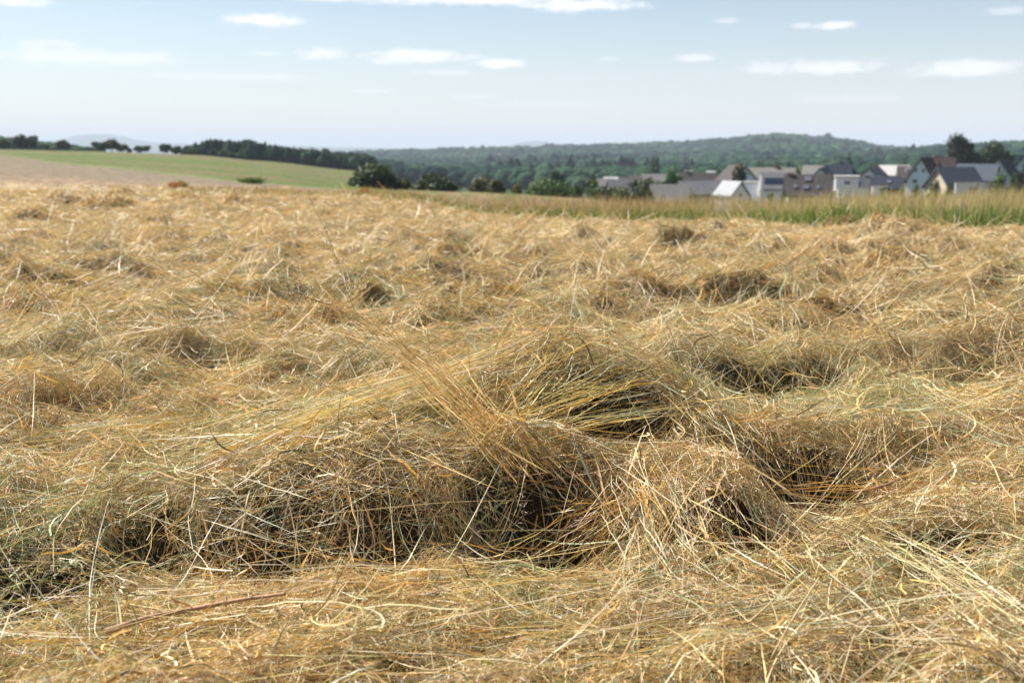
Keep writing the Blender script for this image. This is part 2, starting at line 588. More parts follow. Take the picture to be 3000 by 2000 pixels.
# stubble margin and the two fields on the left
tan_f, green_f = C(.20, .155, .10), C(.085, .135, .020)
row_y = CAMZ - gz
lim = np.interp(gpx, [-1500, 0, 300, 470, 720, 900, 6000], [150, 150, 112, 95, 62, 46, 40])
isf = sst(24, 34, gd_) * (gpx < 1330)
col = lerp(col, tan_f * 1.0, isf)
w_red = sst(23, 27, gd_) * (1 - sst(34, 44, gd_)) * (gpx < 1200)
col = lerp(col, C(.32, .20, .12), w_red * np.clip(.55 + n_md, 0, 1) * .8)
w_g = sst(0, .06, (gd_ - lim) / lim) * (gpx < 1400)
gmix = np.clip(.52 + 1.1 * n_lo + .5 * n_md - .25 * sst(200, 320, gd_), 0, 1)
greens = lerp(np.broadcast_to(C(.155, .13, .056), col.shape), green_f, gmix)
col = lerp(col, greens, w_g)
hedge = np.exp(-((gd_ - lim) / (lim * .06)) ** 2) * (gpx < 1100)
col = lerp(col, C(.13, .20, .04), hedge * .8)
w_v = ((gpx > 1250) & (gd_ > 150)) | (gd_ > 360)
w_t = (gpx > 1180) & (gd_ > 24) & (gd_ <= 170)
col = np.where(w_t[..., None], lerp(np.broadcast_to(C(.26, .17, .10), col.shape), C(.10, .15, .03), np.clip(.45 + 1.3 * n_md, 0, 1)), col)
col = np.where(w_v[..., None], C(.035, .06, .022), col)
w_m = (beyond & (gd_ > 10) & (gd_ < 40) & (gpx > 1150))
col = np.where(w_m[..., None], C(.13, .15, .04), col)
vis = (.85 + .35 * n_hi)[..., None]
col = np.clip(col * vis, .01, .9)
nr, na = gx.shape
idx = np.arange(nr * na).reshape(nr, na)
nxt = np.roll(idx, -1, axis=1)
Fq = np.stack([idx[:-1], nxt[:-1], nxt[1:], idx[1:]], -1).reshape(-1, 4)[:, ::-1]
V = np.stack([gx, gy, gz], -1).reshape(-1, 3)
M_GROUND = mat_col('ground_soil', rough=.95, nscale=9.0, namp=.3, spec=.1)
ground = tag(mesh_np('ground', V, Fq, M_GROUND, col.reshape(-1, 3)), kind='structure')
del V, Fq


# ------------------------------------------------------------------ straw
PAL = np.array([(.78, .60, .32), (.80, .55, .20), (.90, .80, .58), (.36, .22, .11), (.42, .48, .26), (.33, .41, .25), (.28, .38, .08), (.62, .39, .15)])


def pick_cols(x, y, n, green=None):
    G_ = fbm(x * .9, y * .9, 3, 60) + .5 * pn(x * 4, y * 4, 66)
    B_ = fbm(x * 1.1, y * 1.1, 3, 70)
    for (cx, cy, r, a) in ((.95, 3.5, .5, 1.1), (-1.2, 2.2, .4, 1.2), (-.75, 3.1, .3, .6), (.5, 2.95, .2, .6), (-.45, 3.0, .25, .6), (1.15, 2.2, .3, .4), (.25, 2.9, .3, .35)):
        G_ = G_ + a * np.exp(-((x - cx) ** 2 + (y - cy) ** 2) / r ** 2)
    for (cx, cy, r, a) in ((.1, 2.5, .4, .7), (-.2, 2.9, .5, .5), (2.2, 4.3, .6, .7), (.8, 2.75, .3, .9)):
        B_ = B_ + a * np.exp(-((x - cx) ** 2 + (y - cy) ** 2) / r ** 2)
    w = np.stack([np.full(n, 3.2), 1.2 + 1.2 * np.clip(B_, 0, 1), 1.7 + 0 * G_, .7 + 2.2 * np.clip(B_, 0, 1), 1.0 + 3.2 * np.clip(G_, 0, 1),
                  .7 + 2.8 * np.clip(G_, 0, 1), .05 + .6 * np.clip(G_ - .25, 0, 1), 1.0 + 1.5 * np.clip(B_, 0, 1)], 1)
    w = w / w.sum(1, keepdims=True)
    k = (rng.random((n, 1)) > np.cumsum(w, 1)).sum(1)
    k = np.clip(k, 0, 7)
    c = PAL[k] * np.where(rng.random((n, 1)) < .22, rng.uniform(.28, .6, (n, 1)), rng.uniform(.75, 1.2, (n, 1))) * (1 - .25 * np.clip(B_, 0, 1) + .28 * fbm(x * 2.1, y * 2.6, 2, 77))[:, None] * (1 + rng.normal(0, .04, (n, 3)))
    # straw colour blended towards one mottled tan farther off in the field
    t = sst(3.5, 12, y)[:, None] * .5
    return np.clip(c * (1 - t) + t * np.array([.62, .50, .31]) * (1 + .55 * fbm(x * 1.7, y * 1.9, 2, 79))[:, None], .01, .95)


def strands(P, Wd, colr, twist=1.0):
    """centre lines P (n,k,3) to ribbons"""
    n, k, _ = P.shape
    T = np.gradient(P, axis=1)
    T /= np.linalg.norm(T, axis=2, keepdims=True) + 1e-9
    R = rng.normal(0, 1, (n, 1, 3)) + np.cumsum(rng.normal(0, .25 * twist, (n, k, 3)), 1)
    S = np.cross(T, R)
    S /= np.linalg.norm(S, axis=2, keepdims=True) + 1e-9
    tap = np.interp(np.linspace(0, 1, k), [0, .12, .7, 1], [.7, 1, .9, .25])[None, :, None]
    S = S * tap * Wd[:, None, None] * .5
    V = np.stack([P - S, P + S], 2).reshape(-1, 3)
    b = (np.arange(n)[:, None] * k + np.arange(k - 1)[None, :]) * 2
    Fc = np.stack([b, b + 1, b + 3, b + 2], -1).reshape(-1, 4)
    cc = np.repeat(colr, k * 2, axis=0)
    return V, Fc, cc


def theta_field(x, y):
    t = 1.5 * pn(x * .8, y * .8, 80) + .9 * pn(x * 2.2, y * 2.2, 83)
    t = t * 1.5
    # combed round the lobe and down the right-hand swath
    t = t - .85 * np.exp(-(((x - 1.15) / .4) ** 2 + ((y - 2.15) / .35) ** 2))
    t = t + 1.2 * np.exp(-(((x - .36) / .2) ** 2 + ((y - 2.3) / .2) ** 2))
    calm = np.exp(-((y - 1.75) / .3) ** 2)
    return t * (1 - .35 * calm)


def lay(x, y, L, w, K=7, jit=.5, rnd=.25, lift=.0, curl=1.0, up=.08, base=.0, ground_only=False):
    """straws lying on the relief: stiff between their ends, draped a little"""
    n = len(x)
    th = theta_field(x, y) + rng.normal(0, jit, n)
    r = rng.random(n) < rnd
    th = np.where(r, rng.uniform(0, np.pi, n), th) + np.where(rng.random(n) < .5, np.pi, 0)
    s = np.linspace(-.5, .5, K)[None, :]
    cur = rng.normal(0, .8, n)[:, None] * curl
    cur2 = rng.normal(0, 1.2, n)[:, None] * curl
    ang = th[:, None] + cur * s + cur2 * s * s
    kink = (rng.random(n) < .25)[:, None] * (s > rng.uniform(-.3, .3, (n, 1))) * rng.normal(0, 1.1, (n, 1))
    ang = ang + kink
    ds = L[:, None] / (K - 1)
    dx = np.cos(ang) * ds; dy = np.sin(ang) * ds
    px = np.cumsum(dx, 1); py = np.cumsum(dy, 1)
    px = px - px.mean(1, keepdims=True) + x[:, None]; py = py - py.mean(1, keepdims=True) + y[:, None]
    h = H(px.ravel(), np.maximum(py, .5).ravel()).reshape(px.shape)
    t = np.linspace(0, 1, K)[None, :]
    hs = h[:, :1] * (1 - t) + h[:, -1:] * t
    stiff = rng.uniform(.3, 1.0, (n, 1))
    z = h * (1 - stiff) + hs * stiff
    z = np.maximum(z, h - .05) + .03 - rng.random((n, 1)) ** 1.3 * np.where(y < 5.5, .105, .07)[:, None] + base
    tilt = np.where(rng.random(n) < up, rng.uniform(.15, .9, n), rng.normal(0, .10, n))[:, None]
    z = z + np.abs(tilt) * L[:, None] * (t - .35 * (tilt > 0)) * np.where(tilt > 0, 1, t * .5) * 1.0
    z = z + lift * rng.random((n, 1))
    return np.stack([px, py, z], -1)


def wedge(n, y0, y1, power=1.0, marg=.45):
    """points of the ground in and around view; power 1 = even per square metre, 0 = thinner with distance"""
    t = rng.random(n)
    if power == 1.0:
        y = np.sqrt(y0 ** 2 + t * (y1 ** 2 - y0 ** 2))
    else:
        y = y0 * (y1 / y0) ** t if power == 0 else (y0 ** power + t * (y1 ** power - y0 ** power)) ** (1 / power)
    x = (rng.random(n) * 2 - 1) * (y * .56 + marg)
    return x, y


parts = []      # (P, width, colour)


def add(P, w, c):
    parts.append((P, w, c))


def thin(x, y, amt=.6):
    q = np.zeros(len(x))
    for (cx, cy, rx, ryy, a, p) in FEAT:
        if a < 0:
            q = np.maximum(q, np.exp(-(((x - cx) / (rx * 1.25)) ** 2 + ((y - cy - .09) / (ryy * 1.8)) ** 2) ** 1.5))
    k = rng.random(len(x)) > amt * q
    return x[k], y[k]


# near: bedding, fine straw, chaff curls, long stems
x, y = thin(*wedge(210000, 1.15, 4.6), .95)
n = len(x); L = np.clip(rng.lognormal(math.log(.115), .55, n), .04, .55)
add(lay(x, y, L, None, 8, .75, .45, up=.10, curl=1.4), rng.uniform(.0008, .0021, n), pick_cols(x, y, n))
x, y = thin(*wedge(120000, 1.15, 4.0), .97)
n = len(x); L = rng.uniform(.02, .09, n)
add(lay(x, y, L, None, 5, 1.2, .8, curl=3.2, up=.35, lift=.02), rng.uniform(.0006, .0018, n), pick_cols(x, y, n) * np.array([1, .93, .82]))
x, y = thin(*wedge(7500, 1.15, 5.2), .6)
n = len(x); L = rng.uniform(.18, .58, n)
cc = pick_cols(x, y, n); pale = (rng.random(n) < .5)[:, None]
add(lay(x, y, L, None, 10, .8, .6, curl=.5, up=.12, lift=.03, base=.014), rng.uniform(.0014, .0030, n), np.where(pale, cc * .4 + np.array([.70, .57, .36]) * .6, cc))
x, y = wedge(5500, 1.15, 4.2)
n = len(x); L = rng.uniform(.04, .16, n)
add(lay(x, y, L, None, 8, 1.2, .9, curl=2.6, up=.4, lift=.035, base=.01), rng.uniform(.003, .006, n), pick_cols(x, y, n) * np.array([1.0, .92, .80]))
x, y = wedge(3500, 1.15, 3.4)
m = len(x); n = m * 9                      # loose seed panicles: a fan of short hairs along a rachis
hx, hy, ha = np.repeat(x, 9), np.repeat(y, 9), np.repeat(rng.uniform(0, 6.28, m), 9)
off_ = np.tile(np.arange(9) * .007, m)
hx = hx + np.cos(ha) * off_; hy = hy + np.sin(ha) * off_
L = rng.uniform(.008, .022, n); a2 = ha + rng.normal(0, .7, n); t_ = np.linspace(0, 1, 3)[None]
P = np.zeros((n, 3, 3)); P[..., 0] = hx[:, None] + np.cos(a2)[:, None] * L[:, None] * t_; P[..., 1] = hy[:, None] + np.sin(a2)[:, None] * L[:, None] * t_
P[..., 2] = (H(hx, np.maximum(hy, .5)) + np.repeat(rng.uniform(.0, .03, m), 9))[:, None] + (L * rng.uniform(-.2, .8, n))[:, None] * t_
add(P, rng.uniform(.0018, .0034, n), np.array([.74, .56, .38]) * rng.uniform(.7, 1.1, (n, 1)))
# middle and far: thinner cover, wider straws
x, y = wedge(270000, 4.2, 24.5, .35)
k = y < edge_y(x) + .5
x, y = x[k], y[k]; n = len(x)
L = np.clip(rng.lognormal(math.log(.20), .45, n), .07, .6) * (1 + y * .03)
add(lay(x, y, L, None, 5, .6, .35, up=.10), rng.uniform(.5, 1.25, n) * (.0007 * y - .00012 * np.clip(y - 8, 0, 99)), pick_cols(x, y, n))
x, y = wedge(4500, 4.2, 15.0, .5)
k = y < edge_y(x) + .3
x, y = x[k], y[k]; n = len(x)
L = rng.uniform(.15, .45, n)
cc = pick_cols(x, y, n) * .7 + np.array([.70, .58, .40]) * .3
add(lay(x, y, L, None, 6, .8, .6, curl=.5, up=.3, lift=.03, base=.01), rng.uniform(.0018, .0028, n) + .00012 * y, cc)
# shaggy strands standing on clumps
for (cx, cy, rx, ry, a, lab) in CLP:
    n = int(500 if cy > 8 else 900)
    ang = rng.uniform(0, 2 * np.pi, n); q = np.sqrt(rng.random(n)) * 1.05
    x = cx + np.cos(ang) * q * rx; y = cy + np.sin(ang) * q * ry
    L = rng.uniform(.1, .35, n) * min(1, .5 + rx)
    c = pick_cols(x, y, n) * np.array([.92, .86, .78])
    add(lay(x, y, L, None, 5, 1.2, .9, curl=1.5, up=.4, lift=.03), rng.uniform(.5, 1.2, n) * .0008 * cy + .0005, c)


# combed bundles that the photo shows on and round the mound: from pixel, to pixel
def bundle(a, b, n, ja, jb, arch, colr, w=(.0012, .0026), L=(.5, 1.0), off=.012, free=False, cvar=.15, bend=.06):
    A, B = hit(*a), hit(*b)
    if free:
        B = free_pt(b, free)
    ax = np.array(A)[None, :] + rng.normal(0, 1, (n, 3)) * np.array([ja, ja, ja * .15])
    bx = np.array(B)[None, :] + rng.normal(0, 1, (n, 3)) * np.array([jb, jb, jb * .3])
    t0 = rng.uniform(0, .7, n) * (not free); t1 = np.clip(t0 + (rng.uniform(*L, n) if free else rng.uniform(.15, .62, n)), 0, 1.0)
    K = 12
    t = t0[:, None] + (t1 - t0)[:, None] * np.linspace(0, 1, K)[None, :]
    P = ax[:, None, :] * (1 - t[..., None]) + bx[:, None, :] * t[..., None]
    wob = np.cumsum(rng.normal(0, .0018, (n, K, 3)), 1)
    P += wob - wob.mean(1, keepdims=True)
    kk = (rng.random((n, 1, 1)) < .25) * (np.arange(K)[None, :, None] - rng.integers(3, 9, (n, 1, 1))).clip(0) * rng.normal(0, .012, (n, 1, 3))
    P += kk
    side = rng.normal(0, bend, (n, 1)) * np.sin(t * np.pi)
    P[..., 1] += side * .5; P[..., 0] += side * .3
    P[..., 2] += arch * np.sin(t * np.pi) * rng.uniform(.5, 1.3, (n, 1))
    h = H(P[..., 0].ravel(), P[..., 1].ravel()).reshape(n, K)
    zz = np.maximum(P[..., 2], h + off * rng.uniform(.3, 3.2, (n, 1)))
    lam = np.linspace(0, 1, K)[None]
    mx_ = zz.mean(1, keepdims=True); sl_ = ((zz - mx_) * (lam - .5)).sum(1, keepdims=True) / ((lam - .5) ** 2).sum()
    line = mx_ + sl_ * (lam - .5)
    st_ = rng.uniform(.45, 1.0, (n, 1)) if not free else np.zeros((n, 1))
    P[..., 2] = zz * (1 - st_) + line * st_
    c = np.array(colr)[rng.integers(0, len(colr), n)] * rng.uniform(1 - cvar, 1 + cvar, (n, 1))
    add(P, rng.uniform(*w, n), c)


def free_pt(b, d):
    r = raydir(*b)
    return Vector((r.x * d / r.y, d, CAMZ + r.z * d / r.y))


YG, PG, GO, OR, GY, BRN = (.66, .56, .24), (.62, .60, .36), (.64, .42, .12), (.55, .30, .09), (.36, .38, .25), (.36, .22, .11)
PW = (.74, .63, .44)
bundle((600, 1360), (1560, 1010), 150, .08, .07, .02, [YG, PG, GO, PW], off=.022, w=(.0014, .003))
bundle((850, 1240), (1760, 960), 70, .07, .06, .03, [YG, PG, PW], off=.022)
bundle((700, 1440), (1350, 1180), 110, .07, .06, .01, [GO, YG, GY])
bundle((1560, 1380), (1160, 1010), 90, .05, .06, .02, [GO, OR, YG], free=2.95)
bundle((1560, 1360), (1000, 900), 30, .05, .05, .02, [GO, OR], w=(.001, .0018), free=3.05, L=(.75, 1.0))
bundle((1300, 1330), (1950, 1080), 80, .08, .07, .03, [YG, GO, PG], w=(.0016, .003))
bundle((1520, 1280), (2080, 1200), 55, .07, .06, .03, [YG, GO, PG, GY], w=(.0014, .0026))
bundle((1350, 1120), (2000, 1160), 100, .07, .05, .02, [PG, YG, GY, PW])
bundle((1400, 1330), (1690, 980), 40, .08, .05, .03, [GO, YG], w=(.002, .0036))
bundle((900, 1270), (1500, 1340), 80, .11, .10, .005, [GO, OR, BRN, PW])
bundle((1150, 1310), (1900, 1320), 70, .12, .10, .005, [GO, BRN, PW, GY])
bundle((420, 1290), (1100, 1360), 70, .13, .12, .01, [PW, GO, GY])
bundle((1980, 1350), (1640, 1680), 150, .08, .07, .02, [GO, PW, OR])
bundle((1850, 1330), (2050, 1750), 150, .08, .09, .03, [PW, GY, BRN, GO])
bundle((1650, 1680), (900, 1740), 160, .04, .05, .01, [GO, PW, OR])
bundle((0, 1830), (1100, 1790), 60, .16, .18, .01, [YG, GO, PW])
bundle((0, 1930), (1500, 1900), 80, .18, .2, .01, [YG, GO, PW])
bundle((300, 1990), (1900, 1850), 50, .18, .2, .01, [YG, PW, GO])
bundle((1500, 1950), (2900, 1800), 120, .09, .09, .02, [YG, PW, GY])
bundle((2450, 1530), (3000, 1900), 95, .08, .10, .02, [YG, PW, PG])
bundle((2100, 1480), (2650, 1950), 45, .12, .14, .03, [PW, YG, GY, GO], w=(.0018, .003))
bundle((2160, 1850), (2800, 1180), 26, .06, .12, .06, [PW, YG], w=(.0018, .003))
bundle((500, 1480), (1150, 1700), 45, .10, .10, .03, [PW, GY, GO], w=(.0012, .0028))
bundle((900, 1350), (560, 1700), 28, .10, .10, .04, [PW, GY], w=(.0012, .0028))
bundle((480, 1640), (1350, 1500), 45, .07, .08, .03, [PW, GY, BRN], w=(.0012, .0026))
bundle((700, 1200), (1000, 1440), 40, .12, .1, .02, [PW, GO])
bundle((1500, 1620), (1950, 1440), 40, .06, .06, .02, [GO, OR, BRN])
bundle((2150, 1400), (2750, 1420), 40, .08, .08, .01, [OR, GO, BRN])
bundle((2300, 1230), (2900, 1200), 90, .08, .08, .01, [PG, GY, YG])
bundle((0, 1300), (700, 1230), 110, .08, .08, .01, [YG, GO, GY])
bundle((2600, 1100), (3000, 1280), 80, .08, .08, .02, [PW, YG, GO])
bundle((2000, 1150), (2250, 1500), 60, .1, .1, .03, [PW, GY, GO])

# split the straw between the mound, the clumps and the open swath
buckets = {}
NC = len(CLP)
for (P, w, c) in parts:
    mx, my = P[:, :, 0].mean(1), P[:, :, 1].mean(1)
    own = np.full(len(P), -1)
    rzm = np.interp(mx, BR_X, BR_Z)
    inm = ((mx > -1.15) & (mx < .78) & (my > 2.26 + .1 * pn(mx * 3, my * 0, 9)) & (my < 3.55))
    own[inm] = NC
    for i, (cx, cy, rx, ry, a, lab) in enumerate(CLP):
        own[(((mx - cx) / rx) ** 2 + ((my - cy) / ry) ** 2) < 1.1] = i
    for k in np.unique(own):
        s = own == k
        buckets.setdefault(int(k), []).append((P[s], w[s], c[s]))
for k, lst in sorted(buckets.items()):
    Vs, Fs, Cs, off = [], [], [], 0
    for (P, w, c) in lst:
        V, Fc, cc = strands(P, w, c)
        Vs.append(V.astype(np.float32)); Fs.append(Fc + off); Cs.append(cc.astype(np.float32)); off += len(V)
    name = 'hay' if k == -1 else ('hay_mound' if k == NC else 'hay_clump')
    o = mesh_np(name, np.concatenate(Vs), np.concatenate(Fs), M_HAY, np.concatenate(Cs))
    if k == -1:
        tag(o, 'loose golden hay spread all over the mown field', 'hay', kind='stuff')
    elif k == NC:
        tag(o, 'big tangled mound of hay with dark hollows in the foreground centre', 'hay mound')
    else:
        tag(o, CLP[k][5], 'hay clump', 'hay clumps scattered over the mown field')
del parts, buckets


# ------------------------------------------------------------------ single stalks that stand out
def tube(name, pts, w0, w1, colr, parent=None, mat=None, sides=5, sub=6, jag=0.0):
    pts = [Vector(p) for p in pts]
    # Catmull-Rom
    sm = []
    q = [pts[0] * 2 - pts[1]] + pts + [pts[-1] * 2 - pts[-2]]
    for i in range(1, len(q) - 2):
        for j in range(sub):
            t = j / sub
            sm.append(.5 * ((2 * q[i]) + (q[i + 1] - q[i - 1]) * t + (2 * q[i - 1] - 5 * q[i] + 4 * q[i + 1] - q[i + 2]) * t * t +
                            (3 * q[i] - q[i - 1] - 3 * q[i + 1] + q[i + 2]) * t ** 3))
    sm.append(pts[-1])
    V, Fc = [], []
    for i, p in enumerate(sm):
        T = (sm[min(i + 1, len(sm) - 1)] - sm[max(i - 1, 0)]).normalized()
        S = T.cross(Vector((.1, .3, 1))).normalized(); U = S.cross(T)
        w = (w0 + (w1 - w0) * i / (len(sm) - 1)) * .5
        for k in range(sides):
            a = 2 * math.pi * k / sides
            ww = w * (1 + jag * random.uniform(-1, 1))
            V.append(p + (S * math.cos(a) + U * math.sin(a)) * ww)
        if i:
            for k in range(sides):
                a0, a1 = (i - 1) * sides + k, (i - 1) * sides + (k + 1) % sides
                Fc.append((a0, a1, a1 + sides, a0 + sides))
    V = np.array([tuple(v) for v in V])
    cc = np.tile(np.array(colr)[None], (len(V), 1)) * np.repeat(rng.uniform(.8, 1.15, (len(sm), 1)), sides, 0)
    o = mesh_np(name, V, np.array(Fc), mat or M_STALK, cc, parent=parent)
    return o, sm


def seed_head(parent, sm, frac, n, size, colr, spread=.4):
    """spikelets along the upper part of a stalk"""
    m = len(sm)
    V, Fc, cc = [], [], []
    for i in range(n):
        f = (1 - frac) + frac * (i + .5) / n
        k = min(int(f * (m - 1)), m - 2)
        p = sm[k].lerp(sm[k + 1], f * (m - 1) - k)
        T = (sm[k + 1] - sm[k]).normalized()
        S = Vector((random.gauss(0, 1), random.gauss(0, 1), random.gauss(0, 1))).cross(T).normalized()
        D = (T + S * spread * (1 if i % 2 else -1)).normalized()
        s = size * random.uniform(.6, 1.2) * (1.1 - .6 * (f - 1 + frac) / frac)
        Wd = D.cross(Vector((.2, 1, .1))).normalized() * s * .22
        Th = D.cross(Wd).normalized() * s * .16
        b = len(V)
        V += [p, p + D * s * .4 + Wd, p + D * s * .4 + Th, p + D * s * .4 - Wd, p + D * s * .4 - Th, p + D * s]
        for a_, b_ in ((1, 2), (2, 3), (3, 4), (4, 1)):
            Fc.append((b, b + a_, b + b_)); Fc.append((b + 5, b + b_, b + a_))
        cc += [np.array(colr) * random.uniform(.8, 1.2)] * 6
        if i:      # the thin axis that joins the spikelets
            V.append(p + T * s * .05 + S * .0005); cc.append(np.array(colr)); Fc.append((prev, b, len(V) - 1))
        prev = b
    return mesh_np('seed_head', np.array([tuple(v) for v in V]), np.array(Fc), M_HAY, np.array(cc), smooth=False, parent=parent, loops=3)


# (pixel, distance) control points; the first one is rooted in the hay
STALKS = [
    ('grass_stalk', 'tall thin reddish grass stalk curving highest above the field', [((1055, 960), None), ((1035, 900), 2.95), ((1000, 800), 2.98), ((960, 690), 3.0), ((905, 578), 3.05)], .0016, .0007, (.40, .20, .10), (.25, 9, .010, (.55, .36, .2), .35)),
    ('grass_stalk', 'pale arching grass stalk with sparse seeds left of the tallest stalk', [((1010, 790), None), ((975, 740), 3.0), ((940, 695), 3.0), ((890, 675), 3.0), ((830, 655), 3.0)], .0012, .0006, (.66, .56, .40), (.75, 14, .011, (.74, .64, .46), .8)),
    ('grass_stalk', 'golden stalk with a thick seed head reaching far to the left', [((1380, 1180), None), ((1180, 1010), 2.95), ((1040, 920), 2.95), ((930, 880), 2.95), ((810, 852), 2.95)], .0016, .0010, (.50, .32, .13), (.36, 30, .016, (.60, .42, .22), .5)),
    ('grass_stalk', 'golden stalk ending in a small knotted ear over the field', [((1400, 1200), None), ((1200, 1030), 3.0), ((1030, 930), 3.0), ((920, 865), 3.0), ((868, 815), 3.0)], .0014, .0009, (.50, .33, .15), (.09, 10, .014, (.55, .38, .18), .5)),
    ('grass_stalk', 'straight fine green grey stalk slanting behind the golden fan', [((1080, 1130), None), ((1010, 1030), 2.8), ((900, 930), 2.85), ((795, 830), 2.9)], .0013, .0006, (.46, .40, .24), None),
    ('grass_stalk', 'reddish forked stalk rising from the fan to the upper left', [((1400, 1230), None), ((1220, 1060), 2.9), ((1130, 930), 2.92), ((1010, 800), 2.95)], .0015, .0007, (.46, .26, .09), None),
    ('grass_stalk', 'small drooping stalk with feathery seeds above the fan', [((1200, 1090), None), ((1100, 985), 2.9), ((1040, 945), 2.9), ((985, 962), 2.9)], .0012, .0006, (.62, .50, .32), (.5, 22, .010, (.74, .62, .42), .7)),
    ('grass_stalk', 'slender upright stalk with a fine seed spike behind the mound', [((1262, 1060), None), ((1250, 930), 3.3), ((1262, 870), 3.3), ((1312, 800), 3.3)], .0012, .0006, (.58, .46, .24), (.55, 20, .010, (.72, .58, .36), .5)),
    ('grass_stalk', 'fine green stalk leaning left above the top of the mound', [((1790, 1000), None), ((1730, 900), 3.2), ((1700, 850), 3.2), ((1668, 788), 3.2)], .0013, .0006, (.46, .46, .24), None),
    ('straw_stem', 'pale yellow straw curving down over the right flank of the mound', [((1802, 985), 3.1), ((1860, 1060), None), ((1900, 1140), None)], .0018, .0014, (.70, .64, .30), None),
    ('straw_stem', 'long white straw running down from the fan across the dark ledge', [((1220, 1045), 2.9), ((1335, 1130), 2.75), ((1365, 1200), 2.68), ((1440, 1310), 2.6), ((1475, 1370), None)], .0022, .0014, (.76, .66, .46), None),
    ('straw_stem', 'long level straw crossing the hollow of the mound from the left', [((860, 1515), 2.22), ((1100, 1490), 2.3), ((1330, 1470), 2.35), ((1560, 1465), None)], .0020, .0014, (.68, .50, .26), None),
    ('straw_stem', 'upright pale straw broken at its top in front of the dark hollow', [((852, 1800), None), ((860, 1700), 2.15), ((872, 1518), 2.22)], .0022, .0018, (.74, .62, .38), None),
    ('straw_stem', 'thin upright grey straw right of the broken one', [((1066, 1685), None), ((1066, 1600), 2.2), ((1063, 1500), 2.25)], .0016, .0010, (.62, .52, .34), None),
    ('straw_stem', 'bent grey green straw hanging down the left of the hollow', [((578, 1315), None), ((568, 1450), 2.42), ((552, 1520), 2.36), ((565, 1610), 2.26)], .0022, .0016, (.60, .56, .38), None),
    ('straw_stem', 'straw falling from the shoulder through the middle of the mound', [((1168, 1350), None), ((1200, 1470), 2.42), ((1230, 1540), 2.34), ((1262, 1640), None)], .0018, .0014, (.70, .54, .32), None),
    ('straw_stem', 'very fine straight straw leaning over the front right hollow', [((1612, 1650), None), ((1650, 1500), 2.35), ((1695, 1330), 2.55)], .0014, .0008, (.64, .54, .34), None),
    ('straw_stem', 'short curved white straw lying at the lower left', [((235, 1825), None), ((262, 1760), 1.98), ((282, 1640), 2.05)], .0028, .0018, (.78, .70, .52), None),
    ('straw_stem', 'short thick yellow straw on the open hay below the mound', [((1222, 1685), 2.02), ((1290, 1735), None), ((1370, 1795), None)], .0040, .0028, (.74, .60, .28), None),
    ('straw_stem', 'upright flat beige blade beside the dark right hole', [((2216, 1440), None), ((2212, 1380), 2.62), ((2208, 1318), 2.65)], .0020, .0065, (.62, .47, .30), None),
    ('straw_stem', 'long straw falling across the dark hole on the right', [((2215, 1200), 3.0), ((2290, 1380), 2.72), ((2370, 1500), None), ((2440, 1550), None)], .0022, .0014, (.72, .62, .32), None),
    ('straw_stem', 'thin straw standing on the right swath and broken at its tip', [((2670, 1540), None), ((2720, 1440), 2.4), ((2770, 1385), 2.42), ((2740, 1340), 2.42)], .0020, .0012, (.72, .60, .38), None),
    ('straw_stem', 'yellow green straw leaning up from the lower right swath', [((2625, 1770), None), ((2640, 1700), 2.0), ((2660, 1600), 2.05)], .0030, .0018, (.66, .58, .20), None),
    ('straw_stem', 'first of two crossed tan straws near the lower right corner', [((2190, 1825), 1.72), ((2240, 1780), 1.75), ((2310, 1712), 1.78)], .0034, .0022, (.62, .46, .24), None),
    ('straw_stem', 'taller of the two crossed tan straws near the lower right corner', [((2240, 1960), None), ((2330, 1800), 1.72), ((2400, 1690), 1.76)], .0036, .0022, (.58, .42, .2), None),
    ('straw_stem', 'long pale straw sweeping down to the lower right corner', [((2280, 1490), 2.35), ((2500, 1700), 2.05), ((2800, 1920), None)], .0026, .0016, (.74, .66, .42), None),
    ('straw_stem', 'long level pale green straw near the bottom right edge', [((2740, 1960), None), ((2860, 1966), None), ((3040, 1962), None)], .0024, .0016, (.62, .62, .42), None),
    ('straw_stem', 'straight pale straw standing in the swath at mid distance left', [((355, 1225), None), ((358, 1180), 3.3), ((365, 1120), 3.35)], .0040, .0024, (.72, .60, .36), None),
    ('straw_stem', 'short leaning white straw left of the central mound', [((569, 1178), None), ((585, 1140), 3.45), ((597, 1105), 3.45)], .0045, .0030, (.78, .68, .46), None),
    ('straw_stem', 'bright white curved straw arching over the hay at the right', [((2810, 1115), 3.6), ((2850, 1160), None), ((3000, 1230), None)], .0040, .0030, (.80, .76, .62), None),
]
for (nm, lab, ctl, w0, w1, colr, head) in STALKS:
    pts = []
    for (p, d) in ctl:
        pts.append(hit(p[0], p[1], .008) if d is None else free_pt(p, d))
    # stay above the hay
    for i in range(len(pts)):
        hz_ = float(H(np.array([pts[i].x]), np.array([pts[i].y]))[0])
        pts[i].z = max(pts[i].z, hz_ + .004) if ctl[i][1] is not None else pts[i].z
    root = empty(nm, pts[0])
    loc = [p - pts[0] for p in pts]
    fw = 1.5 if nm == 'grass_stalk' else 1.15
    o, sm = tube('stem', loc, w0 * fw, w1 * fw, colr, parent=root)
    if head:
        seed_head(root, sm, *head)
    tag(root, lab, 'grass stalk' if nm == 'grass_stalk' else 'straw', 'grass stalks with seeds leaning out of the hay' if nm == 'grass_stalk' else 'single straws standing out of the hay')


